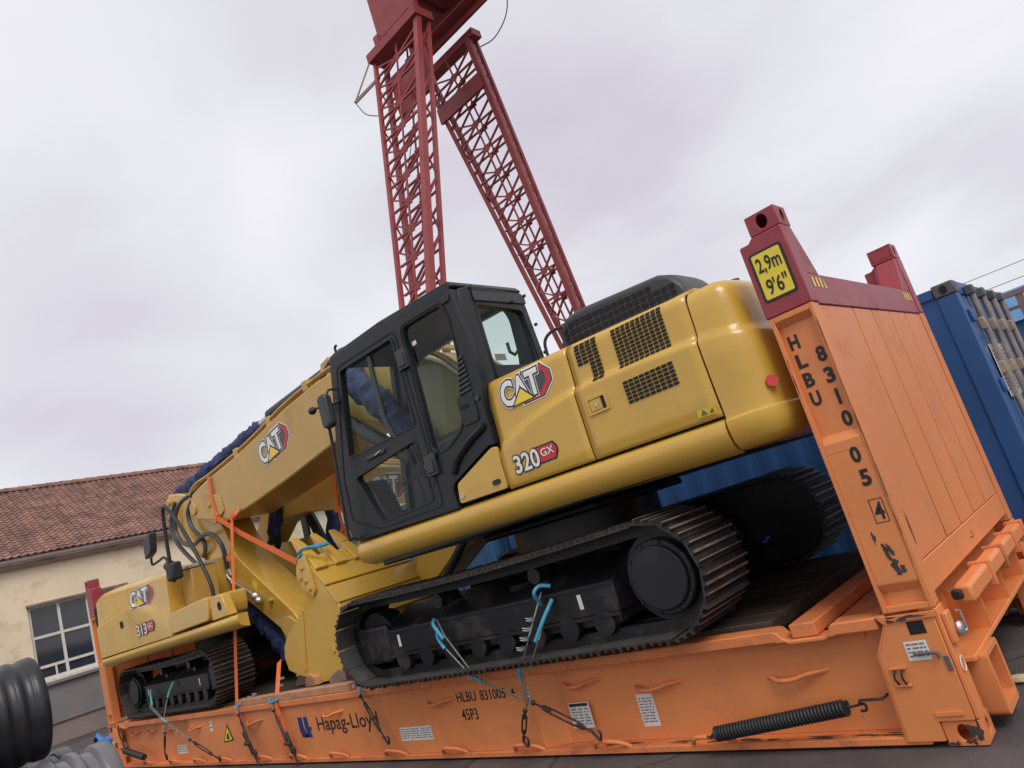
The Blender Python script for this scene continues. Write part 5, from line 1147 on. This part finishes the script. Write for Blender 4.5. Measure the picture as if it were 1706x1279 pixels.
b_ = MB(); b_.prism(rpoly([(-8.60, 1.672), (-7.50, 1.690), (-7.46, 1.80), (-7.46, 1.955), (-8.58, 1.925)], .04), 'xz', Y3-.012, .28); b_.build('toolbox', 'yellow', E3, bevel=.012)
b_ = MB(); b_.prism([(-7.45, 1.672), (-7.02, 1.68), (-7.12, 1.93), (-7.40, 1.945)], 'xz', Y3+.01, -.08); fb = b_.build('front_box', 'yellow', E3, bevel=.01)
poly_decal([(-7.20+.05*math.cos(a), 1.81+.05*math.sin(a)) for a in [2*math.pi*j/14 for j in range(14)]], fb, side(Y3+.01), 'dark', .003, 'cap')
b_ = MB(); b_.prism([(-8.61, 1.94), (-8.30, 1.955), (-8.24, 2.39), (-8.60, 2.43)], 'xz', .02, .36); b_.build('hydraulic_tank', 'yellow2', E3, bevel=.02)
b_ = MB(); b_.prism([(-8.62, 2.435), (-8.23, 2.396), (-8.23, 2.42), (-8.62, 2.465)], 'xz', .0, .40); b_.build('tread_plate', 'steel', E3)
hr = MB(); hr.tube(spl([(-8.40, -.14, 2.28), (-8.36, -.16, 2.6), (-8.30, -.16, 3.10), (-8.24, -.16, 3.20), (-8.12, -.16, 3.16), (-7.80, -.15, 2.78), (-7.45, -.15, 2.22), (-7.38, -.15, 1.95), (-7.44, -.16, 1.66), (-7.56, -.14, 1.60)], 7), .024, 8); hr.build('handrail', 'rubber', E3)
MB().box(-8.47, -8.26, -.20, -.06, 2.30, 2.52).build('rail_bracket', 'rubber', E3, bevel=.03)
mi = MB(); mi.prism(rpoly([(-8.92, 2.68), (-8.70, 2.74), (-8.62, 2.99), (-8.78, 2.97), (-8.90, 2.88)], .04), 'xz', -.24, -.15); mo = mi.build('mirror', 'plastic', E3, bevel=.02)
MB().tube(spl([(-8.84, -.19, 2.68), (-8.86, -.18, 2.60), (-8.66, -.17, 2.61), (-8.5, -.16, 2.62), (-8.42, -.15, 2.50), (-8.40, -.14, 2.4)], 5), .016, 6).build('mirror_arm', 'rubber', mo)
MB().ball((-9.05, .1, 2.56), .09, 8, (1.4, .8, .7)).build('work_lamp', 'plastic', E3)
# mast at the swing frame, blade ram seen in the gap
MB().tube([(-7.55, .75, 1.55), (-7.45, .75, .75)], .075, 12).build('blade_ram', 'yellow2', E3)
# boom, stick and cab of the small machine
b3 = [(-9.75, 2.30), (-9.60, 2.15), (-9.34, 2.40), (-8.74, 2.735), (-8.36, 2.785), (-7.89, 2.75), (-7.28, 2.63), (-6.38, 2.48), (-5.53, 2.30), (-5.05, 2.20), (-4.98, 2.32), (-5.03, 2.50), (-5.37, 2.69), (-6.34, 2.985), (-6.88, 3.10), (-7.62, 3.30), (-8.30, 3.36), (-8.62, 3.30), (-9.2, 2.9)]
bo3 = MB().prism(b3, 'xz', 1.55, 1.93).build('boom', 'yellow2', E3, bevel=.015)
cat_logo(bo3, lambda a, b_, d: (-6.25+a+.28*b_, 1.55-d, 2.555-.24*a+b_), 0, .62, 0, .27, e=.002)
MB().cyl((-8.39, 1.48, 3.16), (-8.39, 2.0, 3.16), .075, 16).build('boom_pin', 'yellow2', bo3)
MB().cyl((-6.95, 1.53, 2.80), (-6.95, 1.549, 2.80), .03, 10).build('grease_plug', 'yellow2', bo3)
for dv in (1.58, 1.64, 1.84): MB().tube(spl([(-8.5, dv, 3.37), (-7.62, dv, 3.34), (-6.88, dv, 3.14), (-6.34, dv, 3.02), (-5.4, dv, 2.73)], 6), .016, 6).build('hydraulic_line', 'yellow2', bo3)
def wrap3(p0, p1, r0, r1, seed, n=16):
    o = wrap(p0, p1, r0, r1, 'boom_cylinder_wrap', seed, n); me = o.data; off = Vector(EX.location)
    o.parent = E3; mt_ = Matrix.Translation(OC-ORG[E3.name]); o.matrix_basis = mt_; return o
wrap3((-8.36, 1.46, 3.10), (-8.85, 1.46, 2.30), .085, .10, 21); wrap3((-7.95, 2.05, 2.80), (-8.25, 2.05, 1.65), .10, .13, 22)
MB().cyl((-8.6, 1.46, 2.6), (-9.0, 1.46, 1.75), .07, 12).build('boom_cylinder', 'black', E3)
MB().prism([(-5.03, 2.45), (-4.62, 2.20), (-4.62, 1.72), (-5.30, 1.40), (-6.00, 1.22), (-6.25, 1.35), (-5.72, 1.78), (-5.25, 2.15)], 'xz', 1.58, 1.88).build('stick', 'yellow2', E3, bevel=.012)
MB().prism(rpoly([(-5.62, 1.82), (-4.95, 1.80), (-4.90, 1.70), (-5.55, 1.36), (-6.0, 1.30)], .06), 'xz', 1.545, 1.578).build('linkage_plate', 'yellow', E3, bevel=.008)
MB().cyl((-4.72, 1.50, 1.78), (-5.30, 1.50, 1.35), .05, 12).build('bucket_cylinder', 'black', E3)
MB().prism([(-6.50, 1.62), (-6.05, 1.30), (-5.55, 1.10), (-5.40, .80), (-5.75, .69), (-6.45, .69), (-6.75, 1.0)], 'xz', 1.83, 2.0).build('bucket', 'yellow', E3, bevel=.01)
cb = [(-8.25, 1.70), (-8.18, 2.2), (-8.55, 3.02), (-8.65, 3.08), (-9.75, 3.08), (-9.85, 2.95), (-9.9, 1.70)]
cab3 = MB().holes(cb, [[(-8.42, 2.25), (-8.70, 2.92), (-9.68, 2.95), (-9.75, 2.15), (-8.5, 2.0)]], lambda a, c_, d: (a, 2.0+d, c_), .05).build('cab', 'cabblack', E3)
MB().holes(cb, [[(-8.42, 2.25), (-8.70, 2.92), (-9.68, 2.95), (-9.75, 2.15), (-8.5, 2.0)]], lambda a, c_, d: (a, 2.64+d, c_), .05).build('cab_far_side', 'cabblack', cab3)
for vv in (2.02, 2.66): poly_decal([(-8.42, 2.25), (-8.70, 2.92), (-9.68, 2.95), (-9.75, 2.15), (-8.5, 2.0)], cab3, lambda a, c_, d: (a, vv, c_), 'glass', 0, 'cab_glass')
MB().box(-9.78, -8.62, 2.0, 2.69, 3.081, 3.12).build('cab_roof', 'cabblack', cab3, bevel=.015); MB().box(-9.85, -8.3, 2.051, 2.639, 1.66, 1.74).build('cab_floor', 'plastic', cab3)
poly_decal([(2.06, 0), (2.63, 0), (2.63, 1), (2.06, 1)], cab3, lambda a, c_, d: (-8.235-.365*c_, a, 2.10+.88*c_), 'glass', 0, 'windscreen')
MB().bar((-8.30, 2.35, 2.15), (-8.46, 2.25, 2.6), .02, .03).build('wiper', 'rubber', cab3)
MB().box(-11.2, -9.0, 1.9, 2.62, 1.55, 1.66).build('far_deck', 'yellow', E3)

# ================================================================== lashings and dunnage
def ratchet_strap(label, segs, width=.052, th=.004, ratchet=None, knots=()):
    o = thing('ratchet_strap', label, 'strap', segs[0][-1], group='orange lashing straps')
    for sgm, ref in [(s_[:-1], s_[-1]) if isinstance(s_[-1], str) else (s_, 'x') for s_ in segs]:
        MB().tube(sgm, .01, flat=(width, th), ref={'x': (1, 0, 0), 'y': (0, 1, 0), 'z': (0, 0, 1)}[ref]).build('webbing', 'strap', o, smooth=0)
    for q, d in knots: MB().tube([Vector(q)-Vector(d), q, Vector(q)+Vector(d)], .01, flat=(width*.9, .012), ref=(0, 0, 1) if abs(d[2]) < .05 else (1, 0, 0)).build('knot', 'strap', o, smooth=0)
    if ratchet:
        a, c_ = Vector(ratchet[0]), Vector(ratchet[1]); b_ = MB(); b_.bar(a, c_, .05, .03, (0, -1, 0)); b_.cyl((a+c_)/2+Vector((-.05, -.02, 0)), (a+c_)/2+Vector((.05, -.02, 0)), .022, 10); b_.build('ratchet', 'rustchain', o, bevel=.006)
        b_ = MB(); b_.tube(spl([c_, c_+(c_-a)*.3, c_+(c_-a)*.45+Vector((.02, 0, -.02))], 4), .011, 6); b_.build('hook', 'rustchain', o)
    return o
def lw(u, v, w_): return tuple(l2w((u, v, w_)))
# strap 1: round the stick near the boom nose and down to the rail
ratchet_strap('long near-vertical orange strap from the big stick down to the rail, beside the warning triangle', [[lw(-7.62, .78, 2.93), lw(-7.72, .70, 2.80), (-7.74, .02, .672), (-7.735, -.012, .655)], [(-7.735, -.014, .652), (-7.60, -.03, .42), (-7.55, -.035, .36)]], .075, knots=((lw(-7.68, .70, 2.86), (.06, 0, .03)), (lw(-8.25, .84, 2.40), (.07, 0, -.01))), ratchet=((-7.57, -.045, .38), (-7.42, -.05, .14)))
# strap 2: over the boom nose across to the bucket
ratchet_strap('orange strap looped over the big boom nose and running across to the bucket', [[lw(-8.22, .774, 3.53), lw(-8.24, .770, 3.20), lw(-8.20, .768, 2.93)], [lw(-8.20, .766, 2.95), lw(-7.6, .72, 2.62), lw(-6.25, .56, 2.02), 'z']], .07, knots=((lw(-8.22, .765, 2.96), (.05, 0, .05)),))
# strap 3: from the bucket linkage to the rail with its loose tail
ratchet_strap('short orange strap with a loose hanging tail beside the blue emblem', [[lw(-7.05, .55, 1.02), (-6.77, .02, .672), (-6.765, -.012, .655)], [(-6.765, -.014, .652), (-6.66, -.035, .42), (-6.63, -.045, .36)], [(-6.65, -.05, .36), (-6.70, -.06, .27), (-6.73, -.055, .15)]], .075, ratchet=((-6.60, -.05, .34), (-6.52, -.05, .13)))
# strap 4: round the small machine's boom
ratchet_strap('orange strap wound round the small boom just left of the black cab', [[(-6.93, 1.535, 3.12), (-7.0, 1.530, 2.85), (-7.05, 1.53, 2.57)], [(-6.93, 1.53, 3.115), (-6.95, 1.75, 3.125), (-6.93, 1.96, 3.115)], [(-7.02, 1.52, 2.56), (-7.05, 1.55, 2.2), (-7.1, 1.6, 1.9)]], .06, knots=(((-7.03, 1.525, 2.59), (.10, 0, .0)), ((-7.06, 1.53, 2.33), (.06, 0, .06)), ((-7.10, 1.55, 2.1), (.05, 0, -.06))))

def wire_lashing(label, rope, sleeves, clips, turn, hookend, sl='bluehose'):
    o = thing('wire_lashing', label, 'lashing', turn[1], group='wire rope lashings')
    for rp in rope: MB().tube(rp, .0065, 6).build('wire_rope', 'rope', o)
    for sv in sleeves: MB().tube(spl(sv, 5), .0145, 8).build('rope_sleeve', sl, o)
    for c_ in clips:
        b_ = MB(); b_.box(c_[0]-.016, c_[0]+.016, c_[1]-.02, c_[1]+.012, c_[2]-.012, c_[2]+.012)
        for dz in (-.008, .008): b_.tube([(c_[0]-.045, c_[1]-.012, c_[2]+dz+.006), (c_[0], c_[1]-.012, c_[2]+dz)], .0045, 5)
        b_.build('rope_clip', 'steel', o)
    a, c_ = Vector(turn[0]), Vector(turn[1]); d = (c_-a); b_ = MB(); n_ = d.normalized().cross(Vector((0, 1, 0))).normalized()*.017
    for s_ in (-1, 1): b_.tube(spl([a, a+d*.10+n_*s_, a+d*.85+n_*s_, c_], 4), .0075, 6)
    b_.tube([a-d*.22, a+d*.2], .008, 6); b_.tube([c_-d*.2, c_+d*.15], .008, 6); b_.ball(a-d*.22, .02, 6); tb = b_.build('turnbuckle', 'rustchain', o)
    h = Vector(hookend); b_ = MB(); b_.tube(spl([c_+d*.12, h, h+Vector((.03, 0, -.03)), h+Vector((.05, 0, .01)), h+Vector((.03, 0, .035))], 4), .010, 6); b_.build('hook', 'rustchain', o)
    return o
def f3(u, w_): return lw(u, .08, w_)
wire_lashing('wire lashing with blue sleeves slanting from the track frame across the black serial number', [[f3(-3.64, 1.13), lw(-3.50, .0, 1.0), (-3.36, -.10, .665)], [f3(-3.66, 1.07), lw(-3.55, .0, .93), (-3.42, -.10, .69), (-3.33, -.10, .63)], [(-3.30, -.10, .62), (-3.05, -.085, .50), (-2.84, -.08, .42)], [(-3.31, -.095, .61), (-3.05, -.075, .49), (-2.84, -.07, .415)]],
  [[f3(-3.67, 1.135), lw(-3.60, .0, 1.10), lw(-3.50, -.02, .985)], [f3(-3.66, 1.06), lw(-3.60, .01, 1.0), lw(-3.53, -.01, .91)], [(-3.40, -.105, .665), (-3.33, -.105, .635), (-3.29, -.10, .61)]], [(-3.455, -.10, .695), (-3.41, -.105, .665), (-3.37, -.105, .645)], ((-2.76, -.075, .375), (-2.42, -.06, .205)), (-2.36, -.055, .155))
wire_lashing('steep wire lashing with blue sleeves hanging from the track frame to the bottom flange', [[f3(-2.46, 1.155), lw(-2.56, -.06, .90), (-2.80, -.13, .67)], [f3(-2.42, 1.07), lw(-2.50, -.04, .86), (-2.70, -.13, .68), (-2.80, -.13, .64)], [(-2.83, -.13, .64), (-2.88, -.11, .40), (-2.915, -.10, .36)], [(-2.80, -.13, .64), (-2.86, -.10, .42), (-2.915, -.10, .37)]],
  [[f3(-2.50, 1.07), lw(-2.46, .0, 1.16), lw(-2.43, .04, 1.20), lw(-2.36, .08, 1.18)], [f3(-2.38, 1.09), lw(-2.44, .0, .98), lw(-2.53, -.05, .85)], [(-2.77, -.13, .69), (-2.82, -.14, .66), (-2.84, -.13, .60)]], [lw(-2.52, -.03, 1.0), lw(-2.57, -.04, .94), lw(-2.61, -.05, .88), lw(-2.66, -.06, .82)], ((-2.93, -.10, .34), (-3.02, -.08, .20)), (-3.05, -.07, .14))
wire_lashing('short dark turnbuckle lashing crossing the last letters of the shipping name', [[(-5.25, .05, .70), (-5.05, -.04, .66), (-5.0, -.05, .60)]], [[(-5.10, -.02, .675), (-5.05, -.04, .66), (-5.04, -.045, .63)]], [(-5.16, -.0, .69)], ((-5.0, -.06, .55), (-4.85, -.06, .28)), (-4.82, -.05, .20))
wire_lashing('dark lashing hooked low beside the ratchet of the long strap', [[(-7.62, .10, .72), (-7.62, -.04, .66), (-7.58, -.05, .58)]], [[(-7.64, .05, .70), (-7.62, -.04, .665), (-7.61, -.045, .63)]], [(-7.50, .03, .71), (-7.42, .05, .73), (-7.34, .07, .75)], ((-7.55, -.06, .52), (-7.42, -.07, .24)), (-7.38, -.06, .15))
wire_lashing('dark lashing beside the short strap with the loose tail', [[(-6.85, .12, .74), (-6.80, -.04, .66), (-6.76, -.05, .58)]], [[(-6.90, .02, .69), (-6.82, -.04, .66), (-6.70, .0, .67)]], [(-6.72, .05, .72), (-6.68, .06, .80), (-6.64, .07, .87)], ((-6.72, -.055, .52), (-6.58, -.07, .26)), (-6.5, -.06, .16))
wire_lashing('teal sleeved wire lashing slanting down from the small machine track', [[(-10.40, .08, 1.02), (-10.25, -.03, .85), (-9.66, -.10, .64)], [(-10.42, .08, .98), (-10.28, -.03, .82), (-9.70, -.10, .63)], [(-9.62, -.10, .62), (-8.95, -.09, .36)]], [[(-10.42, .07, 1.03), (-10.32, .02, .95), (-10.18, -.03, .84)], [(-9.74, -.10, .67), (-9.64, -.10, .63), (-9.58, -.10, .61)]], [(-9.46, -.10, .56), (-9.36, -.10, .52), (-9.26, -.10, .48), (-9.10, -.10, .42)], ((-8.86, -.10, .33), (-8.42, -.08, .16)), (-8.34, -.06, .11), 'greenhose')
wire_lashing('chain lashing hanging straight down from the small machine track', [[(-9.62, .08, 1.06), (-9.65, -.03, .86), (-9.67, -.10, .66)]], [[(-9.60, .08, 1.07), (-9.62, .02, .98), (-9.63, -.02, .90)]], [(-9.69, -.1, .56), (-9.71, -.1, .51)], ((-9.74, -.10, .44), (-9.86, -.09, .28)), (-9.90, -.08, .16), 'greenhose')
# timber on the rail and dunnage under the bucket
tb_ = MB().box(-7.74, -5.30, .004, .11, .650, .722).build('timber_beam', 'wood', loc=(-6.5, .05, .65), bevel=.006); tag(tb_, 'pale timber beam lying along the near rail below the bucket', 'timber', 'dunnage timber')
for k, (x, y, s_, rz, lab) in enumerate(((-6.95, .55, .30, .3, 'broken timber block under the left edge of the bucket'), (-6.55, .42, .42, -.25, 'pale split timber offcut wedged below the bucket cheek'), (-6.05, .40, .22, .6, 'small dark timber block under the right edge of the bucket'))):
    rnd = random.Random(k+40); b_ = MB(); b_.prism([(q[0]+rnd.uniform(-.02, .02), q[1]+rnd.uniform(-.015, .015)) for q in ((-s_/2, 0), (s_/2, 0), (s_/2-.02, .10), (0, .14), (-s_/2+.03, .09))], 'xz', -.09, .09)
    o = b_.build('timber_block', 'wood' if k == 1 else 'woodgrey', loc=(0, 0, 0), bevel=.008); o.location = (x, y, .678); o.rotation_euler = (0, 0, rz); tag(o, lab, 'timber', 'dunnage timber')
# small litter
b_ = MB(); rnd = random.Random(4); b_.loft([[(x*.5*(1+.3*rnd.random())*math.cos(a), x*.25*math.sin(a), z) for a in [2*math.pi*j/9 for j in range(9)]] for x, z in ((.10, .0), (.16, .012), (.13, .03), (.04, .04))])
gl = b_.build('work_glove', 'glove', loc=(0, 0, 0)); gl.location = (.02, .86, 0); tag(gl, 'pale yellow cloth glove lying on the ground under the end of the flat rack', 'glove')
b_ = MB(); rnd = random.Random(6); b_.grid(lambda u, v: (u, v*.5, .10+.22*math.sin(3*u+2*v)*math.cos(4*v)+.25*(1-u*u)+rnd.uniform(-.03, .03)), [-1+.2*i for i in range(11)], [-1+.25*i for i in range(9)])
o = b_.build('tarpaulin', 'bluetarp', loc=(0, 0, 0), smooth=0); o.location = (-14.2, .58, .12); o.scale = (.35, .45, .6); tag(o, 'crumpled bright blue tarpaulin behind the far rack post', 'tarpaulin')
